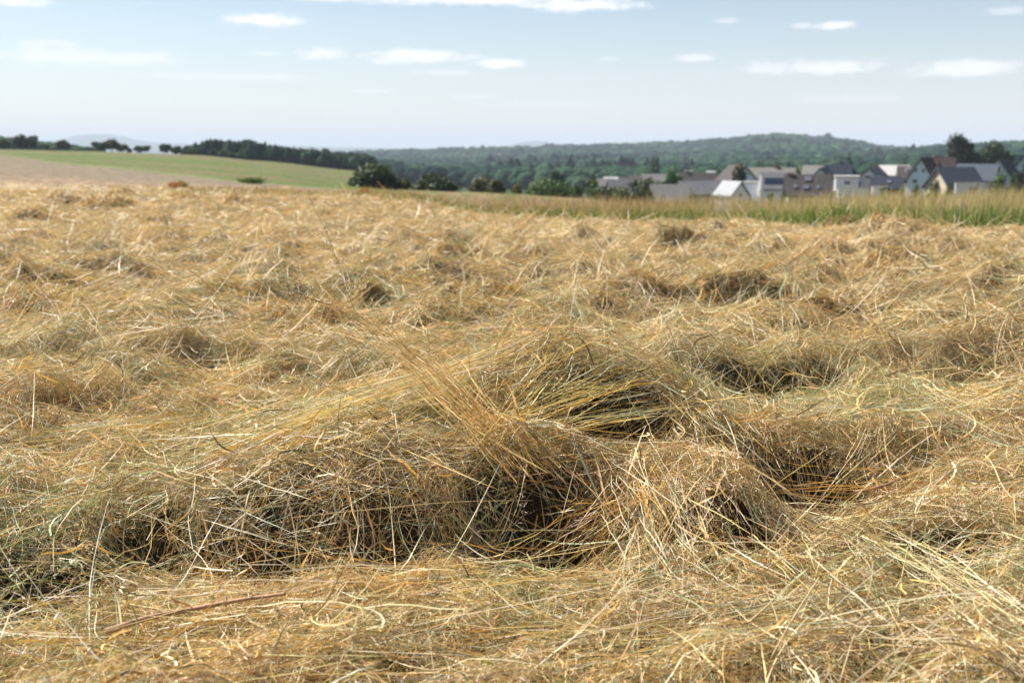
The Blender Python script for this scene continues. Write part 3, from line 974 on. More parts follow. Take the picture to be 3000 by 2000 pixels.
def thick_stem(label, ctl, w0, w1):
    pts = [hit(p[0], p[1], .065) if d is None else free_pt(p, d) for p, d in ctl]
    root = empty('dry_stem', pts[0])
    loc = [p - pts[0] for p in pts]
    o, sm = tube('stalk', loc, w0, w1, (.3, .17, .08), parent=root, mat=M_WOOD, sides=8, sub=8, jag=.12)
    for f in (.38, .72):
        k = int(f * (len(sm) - 2))
        ring, _ = tube('node_ring', [sm[k], sm[k] + (sm[k + 1] - sm[k]) * .16], w0 * 1.28, w0 * 1.22, (.3, .17, .08), parent=root, mat=M_WOOD, sides=8, sub=2)
    tag(root, label, 'dry stem', 'thick dry stems lying in the hay')


thick_stem('thick brown dry stem lying across the hay at the lower left', [((310, 1848), None), ((430, 1810), None), ((540, 1788), None), ((700, 1757), None), ((835, 1738), None)], .014, .007)
thick_stem('thick brown dry stem sticking out above the dark hole on the right', [((2500, 1440), None), ((2580, 1425), None), ((2660, 1392), 2.72), ((2725, 1368), 2.76)], .009, .006)


# ------------------------------------------------------------------ standing meadow grass behind the hay
def standing(n, x, y, hgt, w, colb, colt, lean=.25, K=5):
    th = rng.uniform(0, 2 * np.pi, n); ln = rng.normal(0, lean, n)
    t = np.linspace(0, 1, K)[None, :]
    z0 = H(x, y)
    P = np.zeros((n, K, 3))
    P[..., 0] = x[:, None] + np.cos(th)[:, None] * (ln * hgt)[:, None] * t ** 2
    P[..., 1] = y[:, None] + np.sin(th)[:, None] * (ln * hgt)[:, None] * t ** 2
    P[..., 2] = z0[:, None] - .04 + hgt[:, None] * t
    V, Fc, _ = strands(P, w, np.zeros((n, 3)), .5)
    tt = np.repeat(np.tile(t, (n, 1)).reshape(-1), 2)[:, None]
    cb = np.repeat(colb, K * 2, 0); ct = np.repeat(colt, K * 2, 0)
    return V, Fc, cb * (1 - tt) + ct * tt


Vs, Fs, Cs, off = [], [], [], 0
for (num, hs, wid, kindc) in ((70000, (.10, .30), (.007, .014), 'front'), (42000, (.18, .40), (.006, .013), 'green'), (34000, (.34, .56), (.003, .005), 'tan'), (26000, (.30, .54), (.004, .009), 'head')):
    y = rng.uniform(11.0, 25.5, num); x = rng.uniform(-.62, .66, num) * y
    ed = edge_y(x)
    k = (y > ed) & (y < 25)
    d_in = y - ed
    pxx = 1500 + F * x / y
    keep = k & (rng.random(num) < np.where(d_in < 4, 1, .7)) & (pxx > 1120)
    if kindc == 'front':
        keep &= (d_in < 2.2) & (fbm(x * .7, y * .7, 2, 97) + .35 * (pxx > 2150) > .0)
    x, y, pxx, d_in = x[keep], y[keep], pxx[keep], d_in[keep]
    n = len(x)
    sc_h = np.interp(pxx, [1120, 1350, 1650, 1950, 2400, 3000], [.36, .68, .98, 1.05, 1.02, .96])
    patch = fbm(x * .8, y * .8, 3, 90)
    hgt = rng.uniform(*hs, n) * sc_h * (1 + .28 * patch) * np.interp(pxx, [1120, 1900, 2400, 3000], [1.0, 1.0, 1.1, 1.25])
    red = np.clip(1.15 - np.abs(pxx - 1500) / 700, 0, 1)[:, None] * .8
    lush = np.clip(.45 + 1.3 * patch + .5 * (pxx > 2250) - .2 * (pxx < 2000) + .3 * (d_in < 1.5), 0, 1)[:, None]
    if kindc == 'front':
        pass
    elif kindc == 'green':
        hgt = hgt * np.where(d_in < 1.8, .85, .62)
    else:
        hgt = hgt * np.interp(d_in, [0, 1.2, 3], [.55, .85, 1.0])
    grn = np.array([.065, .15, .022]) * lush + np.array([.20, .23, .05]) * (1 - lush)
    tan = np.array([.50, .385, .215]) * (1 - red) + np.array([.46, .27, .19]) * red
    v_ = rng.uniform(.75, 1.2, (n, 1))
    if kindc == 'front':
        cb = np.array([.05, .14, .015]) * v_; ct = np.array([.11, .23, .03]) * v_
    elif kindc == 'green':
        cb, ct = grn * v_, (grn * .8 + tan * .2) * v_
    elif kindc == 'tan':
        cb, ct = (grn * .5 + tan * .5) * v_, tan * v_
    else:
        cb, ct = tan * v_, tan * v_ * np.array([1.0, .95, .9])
    w = rng.uniform(*wid, n)
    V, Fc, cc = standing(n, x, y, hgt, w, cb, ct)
    if kindc == 'head':        # only the upper part: panicles
        V = V.reshape(n, 5, 2, 3)
        mid = V.mean(2, keepdims=True)
        tz = np.linspace(0, 1, 5)
        sw = np.interp(tz, [0, .55, .7, .85, 1], [.12, .12, 1.6, 1.5, .2])[None, :, None, None]
        V = (mid + (V - mid) * sw).reshape(-1, 3)
    Vs.append(V); Fs.append(Fc + off); Cs.append(cc); off += len(V)
# reddish low margin on the left
num = 16000
y = rng.uniform(21.5, 27, num); x = rng.uniform(-.62, -.06, num) * y
k = y > edge_y(x) + .3
x, y = x[k], y[k]; n = len(x)
patch = fbm(x * .5, y * .5, 3, 93)
hgt = rng.uniform(.07, .17, n) * np.clip(.75 + 1.2 * patch, .25, 1.6) * np.interp(1500 + F * x / y, [0, 300, 1100], [.15, .4, 1.1])
rc = np.where((rng.random(n) < .65)[:, None], np.array([[.42, .26, .18]]), np.array([[.40, .33, .14]])) * rng.uniform(.8, 1.15, (n, 1))
V, Fc, cc = standing(n, x, y, hgt, rng.uniform(.008, .016, n), rc * np.array([.7, .95, .7]), rc)
Vs.append(V); Fs.append(Fc + off); Cs.append(cc); off += len(V)
tag(mesh_np('meadow_grass', np.concatenate(Vs), np.concatenate(Fs), M_GRASS, np.concatenate(Cs)),
    'uncut tan and green meadow grass standing along the field edge', 'grass', kind='stuff')


# ------------------------------------------------------------------ trees
def leaf_cloud(n, blobs, size, col, cvar=.3, hi=None):
    """leaf faces in lumps: blobs (cx,cy,cz,rx,ry,rz)"""
    B = np.array(blobs, float)
    vol = B[:, 3] * B[:, 4] * B[:, 5]
    k = rng.choice(len(B), n, p=vol ** .75 / (vol ** .75).sum())
    d = rng.normal(0, 1, (n, 3)); d /= np.linalg.norm(d, axis=1, keepdims=True)
    r = rng.random(n) ** .28
    r *= 1 + .22 * rng.normal(0, 1, n) * (r > .85)
    P = B[k, :3] + d * r[:, None] * B[k, 3:]
    nrm = d + rng.normal(0, .7, (n, 3)); nrm /= np.linalg.norm(nrm, axis=1, keepdims=True)
    t1 = np.cross(nrm, rng.normal(0, 1, (n, 3))); t1 /= np.linalg.norm(t1, axis=1, keepdims=True)
    t2 = np.cross(nrm, t1)
    s = size * rng.uniform(.6, 1.4, (n, 1))
    V = np.stack([P - t1 * s, P + t2 * s * .6, P + t1 * s, P - t2 * s * .6], 1).reshape(-1, 3)
    Fc = np.arange(4 * n).reshape(n, 4)
    bl = rng.uniform(1 - cvar, 1 + cvar, (len(B), 1))[k]
    c = np.array(col)[None] * bl * rng.uniform(.75, 1.3, (n, 1))
    if hi is not None:
        m = (rng.random(n) < .3)[:, None]
        c = np.where(m, np.array(hi)[None] * bl, c)
    return V, Fc, np.repeat(c, 4, 0)


def crown_blobs(kind, w, h, base):
    R = []
    if kind == 'conifer':
        m = 9
        for i in range(m):
            f = i / (m - 1)
            rr = w * .5 * (1 - f) ** .85 + .03 * w
            for _ in range(3 if f < .7 else 1):
                a = random.uniform(0, 6.28)
                o_ = rr * .35 * (f < .85)
                R.append((math.cos(a) * o_, math.sin(a) * o_, base + (h - base) * (f * .94 + .02), rr * .75, rr * .75, (h - base) / m * .75))
        return R
    if kind == 'poplar':
        for i in range(8):
            f = (i + .5) / 8
            rr = w * .5 * math.sin(math.pi * (f * .85 + .12)) ** .6
            R.append((random.uniform(-.1, .1) * w, random.uniform(-.1, .1) * w, base + (h - base) * f, rr, rr, (h - base) / 8 * .9))
        return R
    nb = 15 if kind == 'round' else 22
    ch = h - base
    for i in range(nb):
        while True:
            p = Vector((random.uniform(-1, 1), random.uniform(-1, 1), random.uniform(-1, 1)))
            if p.length < 1 and (kind != 'dome' or p.z > -.9):
                break
        if i < nb * .6:
            p = p.normalized() * .78
        k_ = random.uniform(.26, .42)
        if kind == 'dome':
            zz = abs(p.z)
            R.append((p.x * w * .5 * .78, p.y * w * .5 * .78, base + zz * ch * .72 + .05 * ch, w * .5 * k_, w * .5 * k_, ch * k_ * .85))
        else:
            R.append((p.x * w * .5 * .78, p.y * w * .5 * .78, base + ch * .5 + p.z * ch * .5 * .74, w * .5 * k_ * 1.1, w * .5 * k_ * 1.1, ch * .5 * k_ * 1.15))
    R.append((0, 0, base + ch * .5, w * .30, w * .30, ch * .34))
    return R


def trunk_mesh(root, h, r, base, kind, w):
    b = MB()
    o, _ = tube('trunk', [(0, 0, -.6), (.02 * h, 0, h * .25), (-.01 * h, .01 * h, h * .55), (0, 0, h * (.9 if kind == 'conifer' else .7))],
                2 * r, r * .5, (.1, .07, .05), parent=root, mat=M_BARK, sides=7, sub=3)
    if kind in ('round', 'dome'):
        for i in range(5):
            a = i * 1.3 + random.random()
            z0 = h * random.uniform(.22, .5)
            e = Vector((math.cos(a) * w * .3, math.sin(a) * w * .3, z0 + h * .25))
            tube('limb', [(0, 0, z0), tuple((Vector((0, 0, z0)) * .5 + e * .5) + Vector((0, 0, -.02 * h))), tuple(e)], r * .9, r * .3, (.1, .07, .05), parent=root, mat=M_BARK, sides=5, sub=3)


def tree(label, px, dist, top, wpx, kind='round', col=(.055, .085, .022), hi=None, n=1600, leaf=.3, base=.18, name=None, group=None, cat=None, bottom=None):
    r = raydir(px, 500)
    x, y = r.x / r.y * dist, dist
    z = float(far_z(np.array([x]), np.array([y]))[0])
    v = (top - 1000) / F
    zt = CAMZ + y * (-SP - v * CP) / (CP - v * SP)
    h = max(zt - z, 1.2)
    w = wpx / F * y * (1.0 if kind == 'dome' else 1.15)
    nm = name or ('conifer_tree' if kind == 'conifer' else ('bush' if kind == 'dome' else 'tree'))
    root = empty(nm, (x, y, z), random.uniform(0, 6))
    b0 = h * base
    V, Fc, cc = leaf_cloud(n, crown_blobs(kind, w, h, b0), leaf, col, hi=hi)
    mesh_np('crown', V, Fc, M_LEAF, cc, smooth=False, parent=root)
    trunk_mesh(root, h, max(.05, .022 * h), b0, kind, w)
    return tag(root, label, cat or ('bush' if kind == 'dome' else 'tree'), group)


DG, MG, OG, BG, BC = (.036, .062, .018), (.055, .092, .025), (.115, .125, .035), (.10, .17, .03), (.022, .040, .020)
GM = 'bushes along the edge of the valley'
tree('largest dark green domed bush at the end of the mown field', 1094, 110, 477, 158, 'dome', (.028, .050, .015), (.075, .10, .024), 14000, .16, .0, group=GM)
tree('small olive bush pressed against the right of the largest domed bush', 1185, 112, 520, 50, 'dome', OG, None, 1500, .13, .0, group=GM)
tree('wide low dark green bush right of the largest domed bush', 1272, 110, 509, 150, 'dome', (.028, .052, .017), (.05, .08, .024), 8000, .15, .0, group=GM)
tree('olive brown bush with a ragged top in the middle', 1405, 112, 516, 62, 'dome', (.13, .13, .05), (.16, .15, .05), 2200, .13, .0, group=GM)
tree('dark bush leaning on the olive brown one', 1452, 110, 522, 66, 'dome', (.05, .065, .02), OG, 2400, .13, .0, group=GM)
tree('broad fresh green bush in front of the wooded valley', 1605, 122, 520, 165, 'dome', (.055, .10, .024), (.08, .14, .03), 5500, .14, .0, group=GM)
tree('round dark tree behind the broad fresh green bush', 1628, 200, 490, 50, 'round', (.03, .065, .02), None, 1400, .25, group=GM)
tree('small round tree at the left end of the distant rooftops', 1734, 210, 503, 42, 'round', DG, None, 1100, .25, group=GM)
tree('bright low bush in front of the distant rooftops', 1742, 150, 522, 55, 'dome', MG, BG, 1400, .2, .0, group=GM)
tree('tiny olive bush left of the distant rooftops', 1512, 118, 535, 40, 'dome', OG, None, 900, .14, .0, group=GM)
tree('small green bush in the gap below the distant rooftops', 1690, 135, 534, 46, 'dome', MG, None, 900, .16, .0, group=GM)
tree('olive shrub below the distant rooftops', 1800, 140, 534, 44, 'dome', OG, None, 900, .16, .0, group=GM)
GV = 'trees among the village houses'
tree('small dark tree right of the distant rooftops', 1868, 170, 524, 34, 'round', (.03, .06, .02), None, 900, .22, group=GV)
tree('olive round bush left of the deep green village tree', 1905, 165, 515, 62, 'round', (.10, .12, .045), None, 1600, .22, group=GV)
tree('deep green broad tree behind the grey barn roof', 1968, 175, 492, 76, 'round', (.035, .085, .020), (.05, .12, .025), 3200, .22, .1, group=GV)
tree('slim tall poplar above the valley houses', 1922, 330, 462, 26, 'poplar', (.04, .075, .03), None, 1000, .4, .05, group=GV)
tree('small tree beside the brown tiled roof', 2020, 215, 522, 26, 'round', MG, None, 700, .22, group=GV)
tree('young green tree between the metal roofed shed and the brown roof', 2098, 230, 505, 36, 'round', BG, None, 900, .25, group=GV)
tree('dark umbrella shaped pine in front of the grey gabled house', 2172, 172, 472, 46, 'round', (.028, .042, .014), OG, 2200, .2, .42, name='pine_tree', group=GV)
tree('pointed spruce above the long grey roof', 2311, 290, 464, 34, 'conifer', BC, None, 1200, .35, .05, group=GV)
tree('yellow green tree right of the pointed spruce', 2345, 280, 476, 40, 'round', (.11, .16, .03), None, 1000, .3, group=GV)
tree('low green tree behind the long grey roof', 2268, 290, 472, 36, 'round', MG, None, 900, .3, group=GV)
tree('tall dark spruce behind the navy roof', 2486, 270, 444, 46, 'conifer', (.016, .028, .018), None, 2200, .35, .05, group=GV)
tree('shorter dark spruce left of the tall one', 2462, 275, 456, 38, 'conifer', (.016, .030, .018), None, 1700, .35, .05, group=GV)
tree('highest village tree, a broad crown above the blue grey roofs', 2808, 235, 402, 100, 'round', (.018, .030, .015), (.05, .05, .02), 12000, .32, .14, group=GV)
tree('small dark cypress between the two highest village trees', 2857, 232, 450, 22, 'conifer', BC, None, 900, .3, .03, group=GV)
tree('second highest village tree with a rounded green crown', 2906, 235, 412, 100, 'round', (.026, .046, .018), (.04, .07, .022), 9000, .32, .12, group=GV)
tree('round bush in front of the tan gabled house', 2742, 142, 512, 48, 'dome', (.055, .085, .028), None, 1900, .17, .0, group=GV)
tree('smaller bush right of the round one below the blue grey roof', 2786, 140, 520, 32, 'dome', (.07, .10, .035), None, 1200, .17, .0, group=GV)
tree('bright green shrub below the white gable on the far right', 2935, 150, 487, 48, 'dome', (.085, .15, .025), (.13, .19, .04), 2200, .18, .0, group=GV)
tree('dark lower shrub beside the bright green one', 2975, 150, 505, 46, 'dome', (.05, .09, .022), None, 1600, .18, .0, group=GV)
tree('dark cypress at the right edge of the photo', 2996, 155, 465, 34, 'conifer', (.018, .034, .016), None, 1500, .2, .02, group=GV)
tree('yellow flowering shrub beside the brown walled house', 2648, 150, 528, 26, 'dome', (.16, .16, .04), None, 900, .16, .0, group=GV)
tree('small shrub at the garden fence below the white house', 2475, 140, 552, 26, 'dome', MG, None, 800, .14, .0, group=GV)
tree('dark shrub against the white gable wall', 2530, 142, 548, 30, 'dome', DG, None, 800, .14, .0, group=GV)
tree('dry olive shrub right of the metal roofed shed', 2195, 132, 545, 32, 'dome', OG, None, 900, .14, .0, group=GV)
GB = 'garden bushes in front of the village'
for (px, d, top, w, c_, lab) in [
    (1768, 126, 538, 64, MG, 'green garden bush below the leftmost far valley houses'), (1822, 128, 542, 66, OG, 'olive garden bush left of the cream far house'),
    (1872, 128, 540, 58, DG, 'dark garden bush right of the cream far house'), (1905, 130, 547, 30, OG, 'garden bush at the left foot of the weathered barn'),
    (2030, 130, 552, 24, MG, 'low garden bush at the right foot of the weathered barn'), (2075, 128, 556, 20, DG, 'low dark garden bush left of the metal roofed shed'),
    (2262, 132, 554, 26, MG, 'garden bush below the solar roofed house'), (2300, 130, 552, 22, DG, 'dark garden bush left of the skylight house'),
    (2440, 131, 549, 26, OG, 'olive garden bush right of the skylight house'), (2590, 130, 545, 24, MG, 'garden bush at the brown clad house'),
    (2690, 140, 530, 34, MG, 'garden bush below the tall white gable'), (2862, 134, 532, 30, DG, 'dark garden bush below the lighter slate roof'),
    (2905, 138, 520, 34, MG, 'garden bush left of the bright green shrub'), (2130, 240, 515, 30, DG, 'dark tree crown left of the grey gabled house'),
    (2400, 260, 470, 40, MG, 'broad crown rising behind the small white gable'), (2560, 240, 472, 44, DG, 'dark crown behind the green grey roof'),
    (2640, 250, 468, 46, MG, 'broad crown behind the pale tan roof'), (2225, 300, 474, 44, DG, 'dark crown behind the long grey roof')]:
    tree(lab, px, d, top - 3, w * 1.15, 'dome', c_, None, 1400, .0012 * d, .0, group=GB, name='garden_bush', cat='bush')
GL = 'trees in a row on the left crest'
for (px, top, w, lab, kd, c_, nn_) in [
    (18, 409, 32, 'small round tree at the left edge of the crest', 'round', DG, 1200),
    (70, 395, 50, 'big dark tree, left one of the touching pair on the crest', 'round', DG, 2200),
    (103, 397, 34, 'narrower tree, right one of the touching pair on the crest', 'round', (.03, .055, .018), 1400),
    (142, 425, 14, 'tiny tree between the touching pair and the bushy one', 'round', MG, 500),
    (190, 411, 42, 'bushy mid green tree with a darker right side', 'round', (.05, .08, .024), 1500),
    (296, 414, 40, 'left tree of the dense dark trio on the crest', 'round', (.035, .062, .020), 1600),
    (331, 409, 38, 'tallest middle tree of the dense dark trio with a pale crown behind', 'round', (.04, .066, .022), 1600),
    (362, 424, 34, 'right tree of the dense dark trio on the crest', 'round', (.035, .06, .02), 1200),
    (384, 435, 13, 'tiny bush just right of the dense dark trio', 'round', DG, 400),
    (420, 427, 44, 'flat topped wide tree right of the trio', 'round', (.045, .075, .022), 1500),
    (485, 420, 32, 'compact rounded tree standing alone on the crest', 'round', (.04, .068, .022), 1400),
    (520, 428, 32, 'rounded tree touching a small bush, second after the lone tree', 'round', (.04, .068, .022), 1200),
    (558, 435, 36, 'low tree last before the conifer wood', 'round', (.045, .075, .022), 1200)]:
    tree(lab, px, 318, top, w, kd, c_, None, nn_, .38, .10, group=GL)
tree('pale green crown rising behind the dense dark trio', 334, 345, 405, 30, 'round', (.14, .17, .07), None, 900, .35, .2, group=GL)
GC = 'trees in front of the conifer wood'
for (px, top, w, lab, c_) in [(628, 436, 22, 'dark narrow tree in front of the conifer wood', (.03, .055, .025)),
                              (662, 438, 40, 'pale green round tree in front of the conifer wood', (.075, .12, .045)),
                              (706, 447, 36, 'lower pale green round tree right of the other pale one', (.075, .12, .045))]:
    tree(lab, px, 345, top, w, 'round', c_, None, 1200, .35, .05, group=GC)
GH = 'trees standing out on the wooded hill'
for (px, top, w, lab) in [(2188, 392, 16, 'tallest pointed tree on the hilltop'), (2205, 398, 18, 'second pointed tree beside the tallest on the hilltop'),
                          (2378, 400, 12, 'lone pointed tree at the right shoulder of the hilltop'), (2308, 397, 14, 'small pointed tree in the middle of the hilltop')]:
    tree(lab, px, 2090, top - 4, w, 'conifer', (.03, .05, .03), None, 500, 2.0, .05, group=GH)


# ------------------------------------------------------------------ woods
def ico(sub):
    import bmesh
    b = bmesh.new()
    bmesh.ops.create_icosphere(b, subdivisions=sub, radius=1)
    v = np.array([tuple(q.co) for q in b.verts]); f = np.array([[q.index for q in fc.verts] for fc in b.faces])
    b.free()
    return v, f


def wood(name, label, x, y, r, h, colr, sub, conif=None):
    v0, f0 = ico(sub)
    n, m = len(x), len(v0)
    z = far_z(x, y)
    ph = rng.uniform(0, 50, (n, 1))
    disp = 1 + .30 * pn(v0[:, 0][None] * 1.5 + ph, v0[:, 1][None] * 1.5 + v0[:, 2][None] * 1.3 + ph, 3) + .035 * rng.normal(0, 1, (n, m))
    a = rng.uniform(0, 6.28, n)
    ca, sa = np.cos(a)[:, None], np.sin(a)[:, None]
    vx, vy, vz = v0[:, 0][None], v0[:, 1][None], v0[:, 2][None]
    X_, Y_ = (vx * ca - vy * sa) * disp, (vx * sa + vy * ca) * disp
    taper = np.ones((n, m))
    if conif is not None:
        taper = np.where(conif[:, None], np.clip(.95 - .75 * vz, .12, 1.5), 1)
    V = np.stack([x[:, None] + X_ * r[:, None] * taper, y[:, None] + Y_ * r[:, None] * taper,
                  z[:, None] + h[:, None] * (.5 + .5 * vz * disp)], -1).reshape(-1, 3)
    Fc = (f0[None] + (np.arange(n) * m)[:, None, None]).reshape(-1, 3)
    cc = np.repeat(colr, m, 0) * rng.uniform(.92, 1.08, (n * m, 1))
    Vl, Fl = [], []
    o = mesh_np(name, V, Fc, M_WOODS, cc, smooth=True, loops=3)
    return tag(o, label, 'wood', kind='stuff')


# broad hillside wood
n = 30000
lo, hi = 330.0, 2350.0
y = (lo ** .9 + rng.random(n) * (hi ** .9 - lo ** .9)) ** (1 / .9)
u = rng.uniform(-.22, .66, n)
x = u * y
px = 1500 + F * u * CP
rr = np.interp(y, [330, 800, 2300], [3.6, 5.0, 8.5]) * rng.uniform(.7, 1.35, n)
start = np.interp(px, [900, 1150, 1700, 1900, 2900, 3400], [700, 600, 450, 330, 330, 330])
clearing = fbm(x * .006, y * .006, 3, 120)
keep = (y > start) & (clearing > -.48) & ~((px > 1740) & (y < 335)) & (rng.random(n) < .9)
# a red-brown bare slope, as in the photo
bare = (np.abs(px - 1860) < 60) & (np.abs(y - 800) < 110)
keep &= ~bare
x, y, rr, px = x[keep], y[keep], rr[keep], px[keep]
n = len(x)
tone = fbm(x * .008, y * .008, 3, 130)
con = (fbm(x * .005, y * .005, 2, 140) > .45) & (rng.random(n) < .4)
cA = np.array([.012, .028, .024]); cB = np.array([.040, .076, .044]); cC = np.array([.012, .022, .016])
t = np.clip(.45 + 2.4 * tone, 0, 1)[:, None]
cl = cA * (1 - t) + cB * t
cl = np.where(con[:, None], cC, cl) * rng.uniform(.85, 1.15, (n, 1))
hh = rr * np.where(con, rng.uniform(2.0, 2.8, n), rng.uniform(1.5, 2.0, n)) * np.interp(y, [330, 2300], [1.05, .85])
print('hill trees', n)
nr_ = y < 800
wood('valley_wood', 'mixed green wood on the near slopes of the valley', x[nr_], y[nr_], rr[nr_], hh[nr_], cl[nr_], 3, con[nr_])
wood('hillside_wood', 'dark bluish wood covering the far hill', x[~nr_], y[~nr_], rr[~nr_], hh[~nr_], cl[~nr_], 2, con[~nr_])
# conifer wood behind the left crest
n = 900
pxs = 585 + (1100 - 585) * rng.random(n) ** .9
y = rng.uniform(350, 460, n)
x = (pxs - 1500) / F * y / CP
topy = np.interp(pxs, [585, 620, 660, 760, 860, 1000, 1100], [432, 424, 414, 418, 436, 450, 458]) + rng.normal(0, 4, n)
z = far_z(x, y)
v = (topy - 1000) / F
zt = CAMZ + 400 * (-SP - v * CP) / (CP - v * SP)
hh = np.clip(zt - z, 3, 22)
rr = rng.uniform(1.5, 2.8, n)
cl = np.array([[.020, .036, .022]]) * rng.uniform(.7, 1.5, (n, 1)) * np.where((rng.random(n) < .15)[:, None], 2.0, 1)
wood('conifer_wood', 'dark conifer wood behind the green field', x, y, rr, hh, cl, 2, rng.random(n) < .8)
# hazy wood on the far left
n = 1500
pxs = rng.uniform(-700, 330, n); y = rng.uniform(520, 700, n)
x = (pxs - 1500) / F * y / CP
topy = np.interp(pxs, [-700, 0, 130, 220, 330], [392, 396, 412, 424, 436]) + rng.normal(0, 2.5, n)
z = far_z(x, y); v = (topy - 1000) / F
hh = np.clip(CAMZ + y * (-SP - v * CP) / (CP - v * SP) - z, 3, 22)
wood('crest_wood', 'hazy green wood behind the crest trees on the left', x, y, rng.uniform(3, 5.5, n), hh, np.array([[.045, .078, .036]]) * rng.uniform(.75, 1.25, (n, 1)), 2)

# bare brown slope in the valley wood
n = 500
pxs = rng.uniform(1800, 1925, n); y = rng.uniform(690, 910, n); x = (pxs - 1500) / F * y / CP
wood('scrub', 'reddish brown scrub on the bare slope of the valley', x, y, rng.uniform(2, 3.6, n), rng.uniform(1.5, 3, n), np.array([[.16, .10, .075]]) * rng.uniform(.8, 1.2, (n, 1)), 1)

# ------------------------------------------------------------------ houses
MW = {'white': mat_plain('white_render', (.76, .76, .77), .85, 1.5, .06), 'cream': mat_plain('cream_render', (.50, .47, .38), .85, 1.5, .08),
      'tan': mat_plain('tan_render', (.50, .42, .32), .85, 1.5, .1), 'grey': mat_plain('grey_render', (.62, .64, .66), .85, 1.5, .08),
      'wood': mat_plain('brown_cladding', (.28, .16, .08), .8, 2, .2, wave=4)}
MR = {'grey': mat_plain('grey_tiles', (0.13, 0.13, 0.136), .9, 2.5, .25, .3, wave=3, spec=.12), 'tan': mat_plain('weathered_tan_tiles', (0.22, 0.205, 0.19), .9, 2, .2, .3, wave=3, spec=.12),
      'brown': mat_plain('brown_tiles', (0.085, 0.074, 0.072), .9, 2.5, .25, .3, wave=3, spec=.12), 'navy': mat_plain('navy_slate', (0.036, 0.043, 0.060), .9, 2.5, .25, .2, wave=3, spec=.12),
      'blue': mat_plain('blue_grey_slate', (0.085, 0.095, 0.12), .9, 2.5, .2, .2, wave=3, spec=.12), 'metal': mat_plain('pale_metal_sheet', (.19, .21, .23), .6, 1, .12, wave=2),
      'red': mat_plain('dull_red_tiles', (0.062, 0.045, 0.045), .9, 2.5, .25, .3, wave=3, spec=.12), 'pale': mat_plain('pale_gravel_roof', (.42, .40, .385), .9, 2, .1)}
M_GLASS = mat_plain('window_glass', (.03, .04, .05), .08, 1, .1, spec=.8)
M_FRAME = mat_plain('white_window_frame', (.75, .75, .74), .5, 2, .05)
M_SOLAR = mat_plain('solar_glass', (.012, .018, .04), .12, 6, .2, spec=.7)
M_BRICK = mat_plain('chimney_brick', (.22, .12, .09), .9, 8, .3)
M_SKYL = mat_plain('skylight_glass', (.55, .50, .52), .06, 1, .1, metallic=.75, spec=.8)
M_CLOTH = mat_plain('white_canvas', (.66, .66, .66), .9, 3, .06)


def pt(px, py, d):
    p = free_pt((px, py), d)
    return p


def window(root, cx, cz, w, h, yface, axis='y', flip=-1):
    """a framed window standing proud of a wall; axis y: wall faces -y (flip -1) or +y; axis x: faces x"""
    f, gl = MB(), MB()
    t = .08
    if axis == 'y':
        y0, y1 = sorted((yface, yface + flip * .06))
        for (a, b, c, d) in ((cx - w / 2 - t, cx - w / 2, cz - h / 2, cz + h / 2), (cx + w / 2, cx + w / 2 + t, cz - h / 2, cz + h / 2),
                             (cx - w / 2 - t, cx + w / 2 + t, cz + h / 2, cz + h / 2 + t), (cx - w / 2 - t, cx + w / 2 + t, cz - h / 2 - t, cz - h / 2), (cx - .03, cx + .03, cz - h / 2, cz + h / 2)):
            f.box(a, b, y0, y1, c, d)
        y2, y3 = sorted((yface, yface + flip * .025))
        for (a, b) in ((cx - w / 2, cx - .03), (cx + .03, cx + w / 2)):
            gl.box(a, b, y2, y3, cz - h / 2, cz + h / 2)
    else:
        x0, x1 = sorted((yface, yface + flip * .06))
        for (a, b, c, d) in ((cx - w / 2 - t, cx - w / 2, cz - h / 2, cz + h / 2), (cx + w / 2, cx + w / 2 + t, cz - h / 2, cz + h / 2),
                             (cx - w / 2 - t, cx + w / 2 + t, cz + h / 2, cz + h / 2 + t), (cx - w / 2 - t, cx + w / 2 + t, cz - h / 2 - t, cz - h / 2)):
            f.box(x0, x1, a, b, c, d)
        x2, x3 = sorted((yface, yface + flip * .025))
        gl.box(x2, x3, cx - w / 2, cx + w / 2, cz - h / 2, cz + h / 2)
    fo = f.build('window', M_FRAME, root)
    gl.build('pane', M_GLASS, fo)


